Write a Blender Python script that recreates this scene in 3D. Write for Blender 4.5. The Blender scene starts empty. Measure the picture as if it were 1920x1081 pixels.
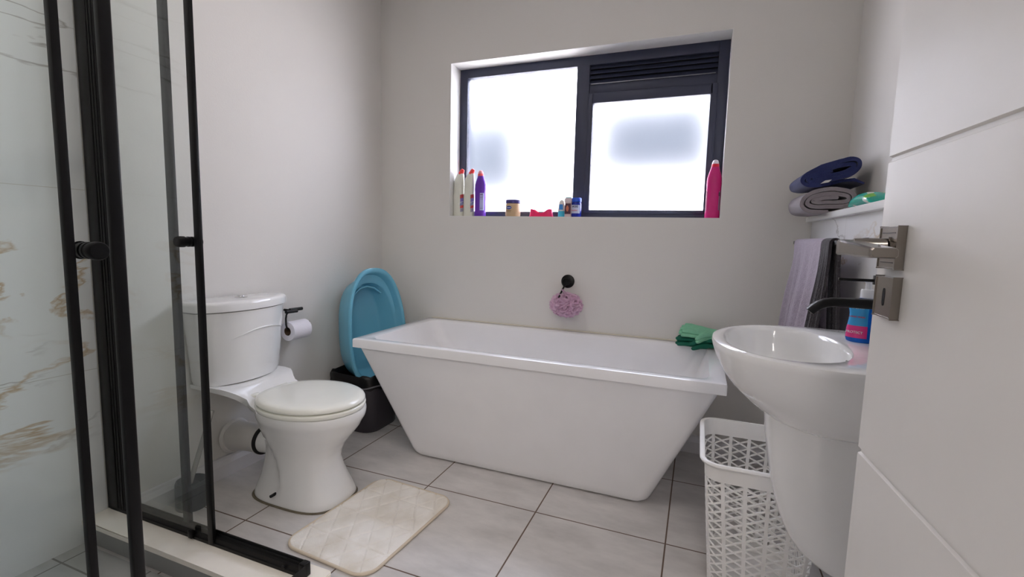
import bpy, bmesh, math, random
from mathutils import Vector, Matrix, noise
from math import sin, cos, pi, radians, sqrt, atan2

S = bpy.context.scene
COL = S.collection

# ---------------------------------------------------------------- camera
CAM = Vector((0, 0, 1.1))
F_PX, YAW, PITCH, ROLL = 892.975, radians(21.3103), radians(6.15331), radians(1.42961)
fw = Vector((-sin(YAW) * cos(PITCH), cos(YAW) * cos(PITCH), -sin(PITCH)))
r0 = Vector((cos(YAW), sin(YAW), 0)); u0 = r0.cross(fw)
rt = cos(ROLL) * r0 + sin(ROLL) * u0; up = -sin(ROLL) * r0 + cos(ROLL) * u0
cd = bpy.data.cameras.new('camera'); cd.sensor_width = 36; cd.lens = F_PX / 1920 * 36
cd.clip_start = 0.02; cd.clip_end = 60
cam = bpy.data.objects.new('camera', cd); COL.objects.link(cam)
M = Matrix((rt, up, -fw)).transposed().to_4x4(); M.translation = CAM
cam.matrix_world = M
S.camera = cam

# ---------------------------------------------------------------- light
w = bpy.data.worlds.new('sky'); S.world = w; w.use_nodes = True
w.node_tree.nodes['Background'].inputs[0].default_value = (0.74, 0.82, 1.04, 1)
w.node_tree.nodes['Background'].inputs[1].default_value = 9.5
sd = bpy.data.lights.new('sun', 'SUN'); sd.energy = 27.0; sd.angle = radians(3); sd.color = (.97, .95, 1)
so = bpy.data.objects.new('sun', sd); COL.objects.link(so)
so.rotation_euler = Vector((0.25, 0.75, -1.35)).to_track_quat('-Z', 'Y').to_euler()

def area(name, loc, target, sx, sy, power, color):
    ld = bpy.data.lights.new(name, 'AREA'); ld.shape = 'RECTANGLE'; ld.size = sx; ld.size_y = sy
    ld.energy = power; ld.color = color
    o = bpy.data.objects.new(name, ld); COL.objects.link(o); o.location = loc
    o.rotation_euler = (Vector(target) - Vector(loc)).to_track_quat('-Z', 'Y').to_euler()
    return o
area('hallway_fill_light', (0.55, -1.2, 2.52), (0.1, 0.4, 0.6), 0.9, 0.9, 34, (1, .93, .88))  # added unseen fill from behind the camera, brightens the bathtub front
area('bathroom_fill_light', (-0.95, 1.0, 2.56), (-0.95, 1.0, 0), 0.6, 0.6, 4, (1, .93, .88))  # added overhead fill without a fixture, lifts the floor and upward faces

S.view_settings.view_transform = 'Standard'; S.view_settings.look = 'None'
S.view_settings.gamma = 1.0; S.view_settings.use_curve_mapping = False
S.view_settings.exposure = 0.20
cy = S.cycles
cy.use_denoising = True
cy.max_bounces = 10; cy.diffuse_bounces = 6; cy.glossy_bounces = 4; cy.transmission_bounces = 8
cy.transparent_max_bounces = 12; cy.caustics_reflective = False; cy.caustics_refractive = True; cy.blur_glossy = .5
cy.sample_clamp_indirect = 16.0
cy.use_guiding = True; cy.use_surface_guiding = True; cy.guiding_training_samples = 64

# ---------------------------------------------------------------- materials
def srgb(r, g, b):
    def f(c):
        c /= 255.0
        return c / 12.92 if c <= 0.04045 else ((c + 0.055) / 1.055) ** 2.4
    return (f(r), f(g), f(b), 1)

MATS = {}
def new_mat(name):
    m = bpy.data.materials.new(name); m.use_nodes = True
    nt = m.node_tree; b = nt.nodes['Principled BSDF']
    MATS[name] = m
    return m, nt, b

def mat(name, col, rough=.5, metal=0., bump=0., bscale=200., coat=0., var=0., vscale=8., trans=0., ior=1.45,
        sheen=0., spec=None, emit=None, emit_s=0., sss=0.):
    if name in MATS: return MATS[name]
    m, nt, b = new_mat(name)
    b.inputs['Base Color'].default_value = col
    b.inputs['Roughness'].default_value = rough; b.inputs['Metallic'].default_value = metal
    b.inputs['Coat Weight'].default_value = coat; b.inputs['Coat Roughness'].default_value = .04
    b.inputs['Transmission Weight'].default_value = trans; b.inputs['IOR'].default_value = ior
    b.inputs['Sheen Weight'].default_value = sheen
    if spec is not None: b.inputs['Specular IOR Level'].default_value = spec
    if sss:
        b.inputs['Subsurface Weight'].default_value = sss; b.inputs['Subsurface Radius'].default_value = (.01, .01, .01)
    tc = nt.nodes.new('ShaderNodeTexCoord')
    n = nt.nodes.new('ShaderNodeTexNoise'); n.inputs['Scale'].default_value = vscale; n.inputs['Detail'].default_value = 4
    nt.links.new(tc.outputs['Object'], n.inputs['Vector'])
    v = max(var, .015)
    mr = nt.nodes.new('ShaderNodeMapRange'); mr.inputs[1].default_value = .3; mr.inputs[2].default_value = .7
    mr.inputs[3].default_value = 1 - v; mr.inputs[4].default_value = 1 + v
    nt.links.new(n.outputs['Fac'], mr.inputs[0])
    hs = nt.nodes.new('ShaderNodeHueSaturation'); hs.inputs['Color'].default_value = col
    nt.links.new(mr.outputs[0], hs.inputs['Value']); nt.links.new(hs.outputs[0], b.inputs['Base Color'])
    if bump:
        n2 = nt.nodes.new('ShaderNodeTexNoise'); n2.inputs['Scale'].default_value = bscale; n2.inputs['Detail'].default_value = 3
        nt.links.new(tc.outputs['Object'], n2.inputs['Vector'])
        bp = nt.nodes.new('ShaderNodeBump'); bp.inputs['Strength'].default_value = bump; bp.inputs['Distance'].default_value = .004
        nt.links.new(n2.outputs['Fac'], bp.inputs['Height']); nt.links.new(bp.outputs[0], b.inputs['Normal'])
    return m

def N(nt, t, **kw):
    n = nt.nodes.new(t)
    for k, v in kw.items(): setattr(n, k, v)
    return n

def math_node(nt, op, a, b=None, clamp=False):
    n = nt.nodes.new('ShaderNodeMath'); n.operation = op; n.use_clamp = clamp
    for i, x in enumerate((a, b)):
        if x is None: continue
        if isinstance(x, (int, float)): n.inputs[i].default_value = x
        else: nt.links.new(x, n.inputs[i])
    return n.outputs[0]

def grid_lines(nt, coord, origin, step, width):
    """1 on the grout line of a running coordinate"""
    a = math_node(nt, 'SUBTRACT', coord, origin - step * 40 + step / 2)
    a = math_node(nt, 'MODULO', a, step)
    a = math_node(nt, 'SUBTRACT', a, step / 2)
    a = math_node(nt, 'ABSOLUTE', a)
    return math_node(nt, 'LESS_THAN', a, width / 2)

def floor_mat(name, base, grout, ox, oy, step, gw, rough=.33):
    m, nt, b = new_mat(name)
    tc = N(nt, 'ShaderNodeTexCoord'); sx = N(nt, 'ShaderNodeSeparateXYZ')
    nt.links.new(tc.outputs['Object'], sx.inputs[0])
    g = math_node(nt, 'MAXIMUM', grid_lines(nt, sx.outputs[0], ox, step, gw), grid_lines(nt, sx.outputs[1], oy, step, gw))
    n = N(nt, 'ShaderNodeTexNoise'); n.inputs['Scale'].default_value = 3.5; n.inputs['Detail'].default_value = 8; n.inputs['Roughness'].default_value = .62
    mp = N(nt, 'ShaderNodeMapping'); mp.inputs['Scale'].default_value = (1, 2.6, 1); mp.inputs['Rotation'].default_value = (0, 0, .5)
    nt.links.new(tc.outputs['Object'], mp.inputs[0]); nt.links.new(mp.outputs[0], n.inputs['Vector'])
    cr = N(nt, 'ShaderNodeValToRGB'); e = cr.color_ramp.elements
    e[0].position = .32; e[0].color = tuple(c * .82 for c in base[:3]) + (1,)
    e[1].position = .68; e[1].color = tuple(min(1, c * 1.13) for c in base[:3]) + (1,)
    nt.links.new(n.outputs['Fac'], cr.inputs[0])
    mx = N(nt, 'ShaderNodeMix', data_type='RGBA'); nt.links.new(g, mx.inputs[0])
    nt.links.new(cr.outputs[0], mx.inputs[6]); mx.inputs[7].default_value = grout
    nt.links.new(mx.outputs[2], b.inputs['Base Color'])
    rr = math_node(nt, 'MULTIPLY_ADD', g, .5); rr.node.inputs[2].default_value = rough
    nt.links.new(rr, b.inputs['Roughness'])
    bp = N(nt, 'ShaderNodeBump'); bp.invert = True; bp.inputs['Strength'].default_value = .6; bp.inputs['Distance'].default_value = .002
    nt.links.new(g, bp.inputs['Height']); nt.links.new(bp.outputs[0], b.inputs['Normal'])
    return m

def marble_mat(name, axes, ou, ov, su, sv, gw=.002, seed=0., rough=.12):
    """axes: which object coords run along u and v of the wall"""
    m, nt, b = new_mat(name)
    tc = N(nt, 'ShaderNodeTexCoord'); sx = N(nt, 'ShaderNodeSeparateXYZ')
    nt.links.new(tc.outputs['Object'], sx.inputs[0])
    g = math_node(nt, 'MAXIMUM', grid_lines(nt, sx.outputs[axes[0]], ou, su, gw), grid_lines(nt, sx.outputs[axes[1]], ov, sv, gw))
    mp = N(nt, 'ShaderNodeMapping'); mp.inputs['Location'].default_value = (seed, seed * .7, seed * 1.3)
    mp.inputs['Rotation'].default_value = (.5, 0, 0); mp.inputs['Scale'].default_value = (1, .55, 1.25)
    nt.links.new(tc.outputs['Object'], mp.inputs[0])
    def vein(scale, dist, thick, det=6, off=0.):
        n = N(nt, 'ShaderNodeTexNoise'); n.inputs['Scale'].default_value = scale; n.inputs['Detail'].default_value = det
        n.inputs['Distortion'].default_value = dist; n.inputs['Roughness'].default_value = .55
        ad = N(nt, 'ShaderNodeVectorMath'); ad.operation = 'ADD'; ad.inputs[1].default_value = (off, off, off)
        nt.links.new(mp.outputs[0], ad.inputs[0]); nt.links.new(ad.outputs[0], n.inputs['Vector'])
        a = math_node(nt, 'SUBTRACT', n.outputs['Fac'], .5); a = math_node(nt, 'ABSOLUTE', a)
        r = N(nt, 'ShaderNodeMapRange'); r.inputs[1].default_value = 0; r.inputs[2].default_value = thick
        r.inputs[3].default_value = 1; r.inputs[4].default_value = 0
        nt.links.new(a, r.inputs[0]); return r.outputs[0]
    def mask(scale, lo, hi, off):
        n = N(nt, 'ShaderNodeTexNoise'); n.inputs['Scale'].default_value = scale; n.inputs['Detail'].default_value = 2
        ad = N(nt, 'ShaderNodeVectorMath'); ad.operation = 'ADD'; ad.inputs[1].default_value = (off, off, off)
        nt.links.new(mp.outputs[0], ad.inputs[0]); nt.links.new(ad.outputs[0], n.inputs['Vector'])
        r = N(nt, 'ShaderNodeMapRange'); r.inputs[1].default_value = lo; r.inputs[2].default_value = hi
        nt.links.new(n.outputs['Fac'], r.inputs[0]); return r.outputs[0]
    base = srgb(236, 236, 236)
    v1 = math_node(nt, 'MULTIPLY', vein(1.5, .35, .008), mask(2.2, .44, .54, 5.))
    v2 = math_node(nt, 'MULTIPLY', vein(1.7, .4, .010, 8, 9.), mask(3., .44, .55, 11.))
    v3 = math_node(nt, 'MULTIPLY', vein(.8, .3, .07, 5, 3.), mask(1.6, .4, .7, 17.))
    def mixc(fac, a, bcol):
        x = N(nt, 'ShaderNodeMix', data_type='RGBA'); nt.links.new(fac, x.inputs[0])
        if isinstance(a, tuple): x.inputs[6].default_value = a
        else: nt.links.new(a, x.inputs[6])
        x.inputs[7].default_value = bcol; return x.outputs[2]
    c = mixc(math_node(nt, 'MULTIPLY', v3, .42), base, srgb(150, 156, 164))
    c = mixc(math_node(nt, 'MULTIPLY', v1, .65), c, srgb(140, 134, 126))
    c = mixc(math_node(nt, 'MULTIPLY', v2, .75), c, srgb(184, 150, 96))
    c = mixc(g, c, srgb(205, 202, 196))
    nt.links.new(c, b.inputs['Base Color']); b.inputs['Roughness'].default_value = rough
    return m

WALL = mat('wall_paint', srgb(222, 219, 214), .75, bump=.10, bscale=160, var=.012, vscale=1.2)
CEIL = mat('ceiling_paint', srgb(236, 234, 232), .8)
REVEAL = mat('reveal_paint', srgb(226, 225, 222), .6, bump=.08, bscale=160)
FLOOR = floor_mat('grey_floor_tiles', srgb(210, 206, 203), srgb(108, 90, 78), -1.55, 1.733, .5, .0055)
SFLOOR = floor_mat('shower_floor_tiles', srgb(176, 176, 174), srgb(128, 126, 122), -1.935 + .06, .907 - .085, .30, .006)
MARB = marble_mat('marble_wall_tiles', (1, 2), .0, .61, 1.3, .611, seed=2.3)
MARB2 = marble_mat('marble_half_wall_tiles', (1, 2), 2.03, .0, .60, 1.9, seed=7.7)
SKIRT = mat('skirting_white', srgb(222, 220, 222), .35)
PORC = mat('porcelain', srgb(238, 238, 237), .07, coat=.5)
ACRYL = mat('white_acrylic', srgb(240, 239, 240), .11, coat=.3)
SEATM = mat('seat_plastic', srgb(242, 242, 233), .22, coat=.3)
CHROME = mat('chrome', (.8, .8, .82, 1), .08, 1)
NICKEL = mat('brushed_nickel', srgb(136, 130, 123), .22, 1, bump=.02, bscale=400)
BLACKM = mat('black_metal', srgb(14, 14, 15), .36, spec=.35)
BLACKP = mat('black_satin', srgb(9, 9, 10), .38, spec=.25)
ALU = mat('charcoal_aluminium', srgb(56, 60, 80), .42)
DARKGAP = mat('dark_gap', srgb(20, 20, 24), .8)
DOORP = mat('door_paint', srgb(222, 219, 215), .38, bump=.22, bscale=14, var=.012)
PVC = mat('pvc_white', srgb(216, 213, 209), .3)
RUBBER = mat('rubber_black', srgb(24, 24, 26), .55)
SLAB = mat('cream_slab', srgb(246, 240, 228), .3, var=.03, vscale=14)
CURBT = mat('curb_tile', srgb(150, 150, 148), .35, var=.03)

def glass_mat():
    m, nt, b = new_mat('shower_glass')
    nt.nodes.remove(b)
    out = nt.nodes['Material Output']
    tr = N(nt, 'ShaderNodeBsdfTransparent'); tr.inputs[0].default_value = (.982, .998, .990, 1)
    gl = N(nt, 'ShaderNodeBsdfGlossy'); gl.inputs['Roughness'].default_value = .0
    fr = N(nt, 'ShaderNodeFresnel'); fr.inputs[0].default_value = 1.4
    mx = N(nt, 'ShaderNodeMixShader')
    fac = math_node(nt, 'MULTIPLY', fr.outputs[0], .15)
    nt.links.new(fac, mx.inputs[0]); nt.links.new(tr.outputs[0], mx.inputs[1]); nt.links.new(gl.outputs[0], mx.inputs[2])
    nt.links.new(mx.outputs[0], out.inputs[0])
    return m
GLASS = glass_mat()

def frosted_mat():
    m, nt, b = new_mat('frosted_glass')
    nt.nodes.remove(b); out = nt.nodes['Material Output']
    tl = N(nt, 'ShaderNodeBsdfTranslucent'); tl.inputs[0].default_value = (.95, .95, .97, 1)
    rf = N(nt, 'ShaderNodeBsdfRefraction'); rf.inputs['Roughness'].default_value = .50; rf.inputs['IOR'].default_value = 1.25
    mx = N(nt, 'ShaderNodeMixShader'); mx.inputs[0].default_value = .98
    nt.links.new(tl.outputs[0], mx.inputs[1]); nt.links.new(rf.outputs[0], mx.inputs[2])
    n = N(nt, 'ShaderNodeTexNoise'); n.inputs['Scale'].default_value = 260; tc = N(nt, 'ShaderNodeTexCoord')
    nt.links.new(tc.outputs['Object'], n.inputs['Vector'])
    bp = N(nt, 'ShaderNodeBump'); bp.inputs['Strength'].default_value = .15; bp.inputs['Distance'].default_value = .001
    nt.links.new(n.outputs['Fac'], bp.inputs['Height']); nt.links.new(bp.outputs[0], rf.inputs['Normal'])
    nt.links.new(mx.outputs[0], out.inputs[0])
    return m
FROST = frosted_mat()

# ---------------------------------------------------------------- mesh helpers
def shade(me, angle=40):
    for p in me.polygons: p.use_smooth = True
    bm = bmesh.new(); bm.from_mesh(me)
    for e in bm.edges:
        e.smooth = not (len(e.link_faces) == 2 and e.calc_face_angle(0) > radians(angle))
    bm.to_mesh(me); bm.free()

def obj(name, bm, m, parent=None, smooth=40, fix=True):
    me = bpy.data.meshes.new(name)
    if fix: bmesh.ops.recalc_face_normals(bm, faces=bm.faces[:])
    if parent is not None:
        loc = parent['_loc'] if '_loc' in parent else (0, 0, 0)
        bmesh.ops.translate(bm, verts=bm.verts[:], vec=-Vector(loc))
    bm.to_mesh(me); bm.free()
    if smooth: shade(me, smooth)
    for mm in (m if isinstance(m, (list, tuple)) else [m]): me.materials.append(mm)
    o = bpy.data.objects.new(name, me); COL.objects.link(o)
    if parent is not None:
        o.parent = parent
        # children keep local coordinates of the top-level origin
        p = parent
        if p.parent is not None or p.type == 'MESH': pass
        if '_loc' in parent: o['_loc'] = parent['_loc']
    return o

def thing(name, label, cat, loc, group=None):
    o = bpy.data.objects.new(name, None); COL.objects.link(o); o.location = loc
    o.empty_display_size = .05
    o['_loc'] = tuple(loc); o['label'] = label; o['category'] = cat
    if group: o['group'] = group
    return o

def solo(name, bm, m, label, cat, loc, group=None, smooth=40):
    """a thing that is one mesh; its origin at its base"""
    bmesh.ops.recalc_face_normals(bm, faces=bm.faces[:])
    bmesh.ops.translate(bm, verts=bm.verts[:], vec=-Vector(loc))
    o = obj(name, bm, m, None, smooth, fix=False); o.location = loc
    o['_loc'] = tuple(loc); o['label'] = label; o['category'] = cat
    if group: o['group'] = group
    return o

def struct(name, bm, m, parent=None, smooth=30):
    o = obj(name, bm, m, parent, smooth)
    if parent is None: o['kind'] = 'structure'
    return o

def B(): return bmesh.new()

def box(bm, x0, x1, y0, y1, z0, z1, bev=0., seg=2, mi=0):
    r = bmesh.ops.create_cube(bm, size=1.0); vs = r['verts']
    for v in vs:
        v.co = Vector(((x0 + x1) / 2 + v.co.x * (x1 - x0), (y0 + y1) / 2 + v.co.y * (y1 - y0), (z0 + z1) / 2 + v.co.z * (z1 - z0)))
    fs = set(f for v in vs for f in v.link_faces)
    for f in fs: f.material_index = mi
    if bev:
        es = set(e for v in vs for e in v.link_edges)
        bmesh.ops.bevel(bm, geom=list(es), offset=bev, segments=seg, affect='EDGES', profile=.5)
    return bm

def ring(bm, pts): return [bm.verts.new(p) for p in pts]

def bridge(bm, a, b, mi=0):
    n = len(a)
    for i in range(n):
        f = bm.faces.new((a[i], a[(i + 1) % n], b[(i + 1) % n], b[i])); f.material_index = mi

def loft(bm, rings, cap0=True, cap1=True, mi=0):
    rs = [ring(bm, r) for r in rings]
    for a, b in zip(rs, rs[1:]): bridge(bm, a, b, mi)
    if cap0: bm.faces.new(list(reversed(rs[0]))).material_index = mi
    if cap1: bm.faces.new(rs[-1]).material_index = mi
    return rs

def frame_of(d):
    d = Vector(d).normalized()
    a = Vector((0, 0, 1)) if abs(d.z) < .9 else Vector((1, 0, 0))
    u = d.cross(a).normalized(); v = d.cross(u).normalized()
    return u, v, d

def tube(bm, pts, r, n=12, cap=True, mi=0):
    pts = [Vector(p) for p in pts]
    rr = r if isinstance(r, (list, tuple)) else [r] * len(pts)
    rings = []; u = None
    for i, p in enumerate(pts):
        if i == 0: d = pts[1] - pts[0]
        elif i == len(pts) - 1: d = pts[-1] - pts[-2]
        else: d = (pts[i + 1] - p).normalized() + (p - pts[i - 1]).normalized()
        d.normalize()
        if u is None: u, v, _ = frame_of(d)
        else:
            u = (u - d * u.dot(d)).normalized(); v = d.cross(u).normalized()
        rings.append([p + (u * cos(2 * pi * k / n) + v * sin(2 * pi * k / n)) * rr[i] for k in range(n)])
    loft(bm, rings, cap, cap, mi)
    return bm

def lathe(bm, prof, cx=0, cy=0, n=32, sx=1., sy=1., mi=0, cap=True):
    """prof: list of (r, z)"""
    rings = [[Vector((cx + r * sx * cos(2 * pi * k / n), cy + r * sy * sin(2 * pi * k / n), z)) for k in range(n)] for r, z in prof]
    loft(bm, rings, cap, cap, mi)
    return bm

def sup(cx, cy, a, b, e=2.0, n=48, rot=0.):
    out = []
    for k in range(n):
        t = 2 * pi * k / n; c, s = cos(t), sin(t)
        x = a * math.copysign(abs(c) ** (2 / e), c); y = b * math.copysign(abs(s) ** (2 / e), s)
        out.append((cx + x * cos(rot) - y * sin(rot), cy + x * sin(rot) + y * cos(rot)))
    return out

def rrect(x0, x1, y0, y1, r, n=6):
    out = []
    for cx, cy, a0 in ((x1 - r, y1 - r, 0), (x0 + r, y1 - r, 90), (x0 + r, y0 + r, 180), (x1 - r, y0 + r, 270)):
        for k in range(n + 1):
            a = radians(a0 + 90 * k / n); out.append((cx + r * cos(a), cy + r * sin(a)))
    return out

def at(pts, z): return [Vector((x, y, z)) for x, y in pts]

def smoothstep(a, b, x):
    t = max(0, min(1, (x - a) / (b - a))); return t * t * (3 - 2 * t)

def text_part(name, s, size, m, parent, origin, right, upv, depth=.0004, align='CENTER', bold=0.):
    cu = bpy.data.curves.new(name, 'FONT'); cu.body = s; cu.size = size; cu.extrude = depth
    cu.align_x = align; cu.align_y = 'CENTER'; cu.offset = bold
    to = bpy.data.objects.new(name + '_src', cu)
    COL.objects.link(to)
    dg = bpy.context.evaluated_depsgraph_get(); dg.update()
    me = bpy.data.meshes.new_from_object(to.evaluated_get(dg)); bpy.data.objects.remove(to)
    right = Vector(right).normalized(); upv = Vector(upv).normalized(); nn = right.cross(upv)
    mt = Matrix((right, upv, nn)).transposed().to_4x4(); mt.translation = Vector(origin)
    me.transform(mt)
    loc = Vector(parent['_loc']) if parent is not None else Vector((0, 0, 0))
    me.transform(Matrix.Translation(-loc)); me.materials.clear(); me.materials.append(m)
    o = bpy.data.objects.new(name, me); COL.objects.link(o)
    if parent is not None: o.parent = parent
    return o

# parts of a one-mesh thing: parent's own location must not be added twice, so every child is stored
# in coordinates local to the thing's origin (see obj()).

# ================================================================ SETTING
XL, XR, YB, ZC = -1.935, .60, 2.60, 2.62
XH = .48           # face of the tiled half wall on the right
WX0, WX1, WZ0, WZ1, WD = -1.44, .087, 1.216, 2.115, .12

struct('floor', box(B(), -2.05, 1.3, -2.4, 2.9, -.05, 0), FLOOR)
struct('ceiling', box(B(), -2.05, 1.3, -2.4, 2.9, ZC, ZC + .08), CEIL)
struct('wall_left', box(B(), XL - .1, XL, -.12, 2.9, 0, ZC), WALL)
struct('wall_right', box(B(), XR, XR + .1, -.12, 2.9, 0, ZC), WALL)
bm = B()   # back wall round the window opening
box(bm, XL, WX0, YB, YB + .25, 0, ZC); box(bm, WX1, XR, YB, YB + .25, 0, ZC)
box(bm, WX0, WX1, YB, YB + .25, 0, WZ0); box(bm, WX0, WX1, YB, YB + .25, WZ1, ZC)
struct('wall_back', bm, WALL)
bm = B()   # near wall round the doorway the photograph is taken from
box(bm, XL, -.52, -.12, -.01, 0, ZC); box(bm, .32, XR, -.12, -.01, 0, ZC); box(bm, -.52, .32, -.12, -.01, 2.08, ZC)
struct('wall_near', bm, WALL)
bm = B()
box(bm, -1.3, -1.2, -2.3, -.12, 0, ZC); box(bm, 1.1, 1.2, -2.3, -.12, 0, ZC); box(bm, -1.3, 1.2, -2.4, -2.3, 0, ZC)
struct('wall_hallway', bm, WALL)
# window reveal lining (white painted)
bm = B(); t = .004
box(bm, WX0, WX0 + t, YB + .001, YB + WD, WZ0, WZ1); box(bm, WX1 - t, WX1, YB + .001, YB + WD, WZ0, WZ1)
box(bm, WX0 + t, WX1 - t, YB + .001, YB + WD, WZ0, WZ0 + t); box(bm, WX0 + t, WX1 - t, YB + .001, YB + WD, WZ1 - t, WZ1)
struct('trim_1', bm, REVEAL)
# marble tiled part of the left wall in the shower
struct('wall_shower_tiles', box(B(), XL - .002, XL + .006, -.008, .985, .0, ZC), MARB)
struct('wall_shower_near', box(B(), XL + .006, -1.0, -.008, 0.0, .0, ZC), MARB)
struct('floor_shower', box(B(), XL, -1.09, -.008, .91, .0, .006), SFLOOR)
# skirting
def skirt(name, pts):
    bm = B()
    prof = [(0, 0), (.022, 0), (.022, .058), (.018, .064), (.016, .070), (.011, .078), (.009, .088), (0, .09)]
    (x0, y0), (x1, y1), (nx, ny) = pts
    a = ring(bm, [Vector((x0 + nx * p, y0 + ny * p, z)) for p, z in prof]); b = ring(bm, [Vector((x1 + nx * p, y1 + ny * p, z)) for p, z in prof])
    bridge(bm, a, b); bm.faces.new(a); bm.faces.new(list(reversed(b)))
    struct(name, bm, SKIRT, smooth=20)
skirt('baseboard_left', ((XL, 1.062), (XL, YB), (1, 0)))
skirt('baseboard_back', ((XL + .022, YB), (XH, YB), (0, -1)))
# tiled half wall + capping shelf
struct('wall_half_height', box(B(), XH, XR, .02, YB, 0, 1.203), MARB2)
struct('trim_2', box(B(), XH - .025, XR, .02, YB, 1.203, 1.226, .002), mat('shelf_white', srgb(232, 232, 230), .3))

# ---------------------------------------------------------------- window
FY = YB + WD    # front face of the frame
win = bpy.data.objects.new('window_1', None); COL.objects.link(win); win['kind'] = 'structure'
win.location = (WX0, FY, WZ0); win['_loc'] = (WX0, FY, WZ0)
bm = B(); b_ = .002
x0, x1, z0, z1 = WX0 + .004, WX1 - .004, WZ0 + .004, WZ1 - .004
MX0, MX1 = -.700, -.628
box(bm, x0, x0 + .05, FY, FY + .05, z0, z1, b_); box(bm, x1 - .052, x1, FY, FY + .05, z0, z1, b_)
box(bm, x0 + .05, x1 - .052, FY, FY + .05, z1 - .052, z1, b_); box(bm, x0 + .05, x1 - .052, FY, FY + .05, z0, z0 + .034, b_)
box(bm, MX0, MX1, FY - .003, FY + .05, z0 + .034, z1 - .052, b_)
obj('window_frame', bm, ALU, win)
# louvred ventilator
bm = B(); lx0, lx1 = MX1, x1 - .052
box(bm, lx0, lx1, FY + .030, FY + .048, 1.955, z1 - .052)
obj('vent_back', bm, DARKGAP, win)
for k in range(4):
    zc = 1.972 + k * .026
    bm = B()
    a = [Vector((lx0, FY + .004, zc - .011)), Vector((lx0, FY + .007, zc - .013)), Vector((lx0, FY + .028, zc + .011)), Vector((lx0, FY + .025, zc + .013))]
    b = [v + Vector((lx1 - lx0, 0, 0)) for v in a]
    loft(bm, [a, b]); obj('vent_louvre', bm, ALU, win, 20)
bm = B(); box(bm, lx0, lx1, FY + .004, FY + .045, 1.905, 1.958, b_); obj('vent_panel', bm, ALU, win)
bm = B(); box(bm, lx0 + .01, lx1 - .01, FY - .004, FY + .006, 1.953, 1.957); obj('vent_lip', bm, mat('worn_alu', srgb(120, 122, 130), .3, .6), win)
# opening sash
bm = B(); sx0, sx1, sz0, sz1 = lx0 - .002, lx1 + .004, z0 + .026, 1.903
sf = .022
box(bm, sx0, sx0 + sf + .006, FY - .008, FY + .03, sz0, sz1, b_); box(bm, sx1 - sf - .01, sx1, FY - .008, FY + .03, sz0, sz1, b_)
box(bm, sx0 + sf, sx1 - sf, FY - .008, FY + .03, sz1 - .052, sz1, b_); box(bm, sx0 + sf, sx1 - sf, FY - .008, FY + .03, sz0, sz0 + sf - .004, b_)
obj('sash_frame', bm, ALU, win)
obj('pane', box(B(), x0 + .045, MX0 + .005, FY + .022, FY + .023, z0 + .03, z1 - .048), FROST, win)
obj('pane', box(B(), sx0 + .02, sx1 - .02, FY + .014, FY + .015, sz0 + .012, sz1 - .045), FROST, win)

# neighbouring house outside the window
nh = thing('neighbouring_house', 'pale neighbouring house with dark windows, blurred behind the frosted bathroom window', 'building', (-.6, 5.0, 0))
obj('wall', box(B(), -7, 6, 5.0, 5.2, 0, 3.2), mat('neighbour_wall', srgb(236, 232, 230), .8), nh)
for (a, b, c, d) in ((-3.05, -1.74, 1.42, 2.62), (-1.20, .19, 1.64, 2.60)):
    f = obj('window', box(B(), a, b, 4.97, 5.0, c, d), mat('neighbour_window', srgb(42, 46, 50), 1.0, spec=0.0), nh)
struct('ground_outside', box(B(), -7, 6, 2.85, 6, -.2, -.05), mat('paving', srgb(205, 200, 192), .9))

# ================================================================ DOOR
ex, ey = .231, .80; da = radians(4.0)
dt = Vector((sin(da), -cos(da), 0)); dn = Vector((-cos(da), -sin(da), 0))
def DP(s, o, z): return Vector((ex, ey, 0)) + dt * s + dn * o + Vector((0, 0, z))
def dbox(bm, s0, s1, o0, o1, z0, z1, bev=0., seg=2):
    r = bmesh.ops.create_cube(bm, size=1.0); vs = r['verts']
    for v in vs:
        v.co = DP((s0 + s1) / 2 + v.co.x * (s1 - s0), (o0 + o1) / 2 + v.co.y * (o1 - o0), (z0 + z1) / 2 + v.co.z * (z1 - z0))
    if bev: bmesh.ops.bevel(bm, geom=list(set(e for v in vs for e in v.link_edges)), offset=bev, segments=seg, affect='EDGES')
door = bpy.data.objects.new('door_1', None); COL.objects.link(door); door['kind'] = 'structure'
door.location = DP(.79, 0, 0); door['_loc'] = tuple(door.location)
bm = B(); gz = [.008] + [.403 * k for k in range(1, 5)] + [2.02]
# profile (o, z) of the grooved leaf, extruded along the width
prof = [(-.04, gz[0])]
prof.append((0, gz[0]))
for k in range(1, 5):
    g = [0, .403, .808, 1.2165, 1.62][k]
    prof += [(0, g - .0045), (-.004, g - .0025), (-.004, g + .0025), (0, g + .0045)]
prof += [(0, gz[-1]), (-.04, gz[-1])]
loft(bm, [[DP(0, o, z) for o, z in prof], [DP(.80, o, z) for o, z in prof]])
obj('door_leaf', bm, DOORP, door, 25)
ro = obj('handle_plate', (lambda b: (dbox(b, .024, .075, 0, .009, 1.072, 1.125, .0012), b)[1])(B()), NICKEL, door)
bm = B()
tube(bm, [DP(.049, .006, 1.100), DP(.049, .011, 1.100)], .0125, 20)
tube(bm, [DP(.047, .010, 1.101), DP(.040, .044, 1.100)], .0098, 20)
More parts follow.
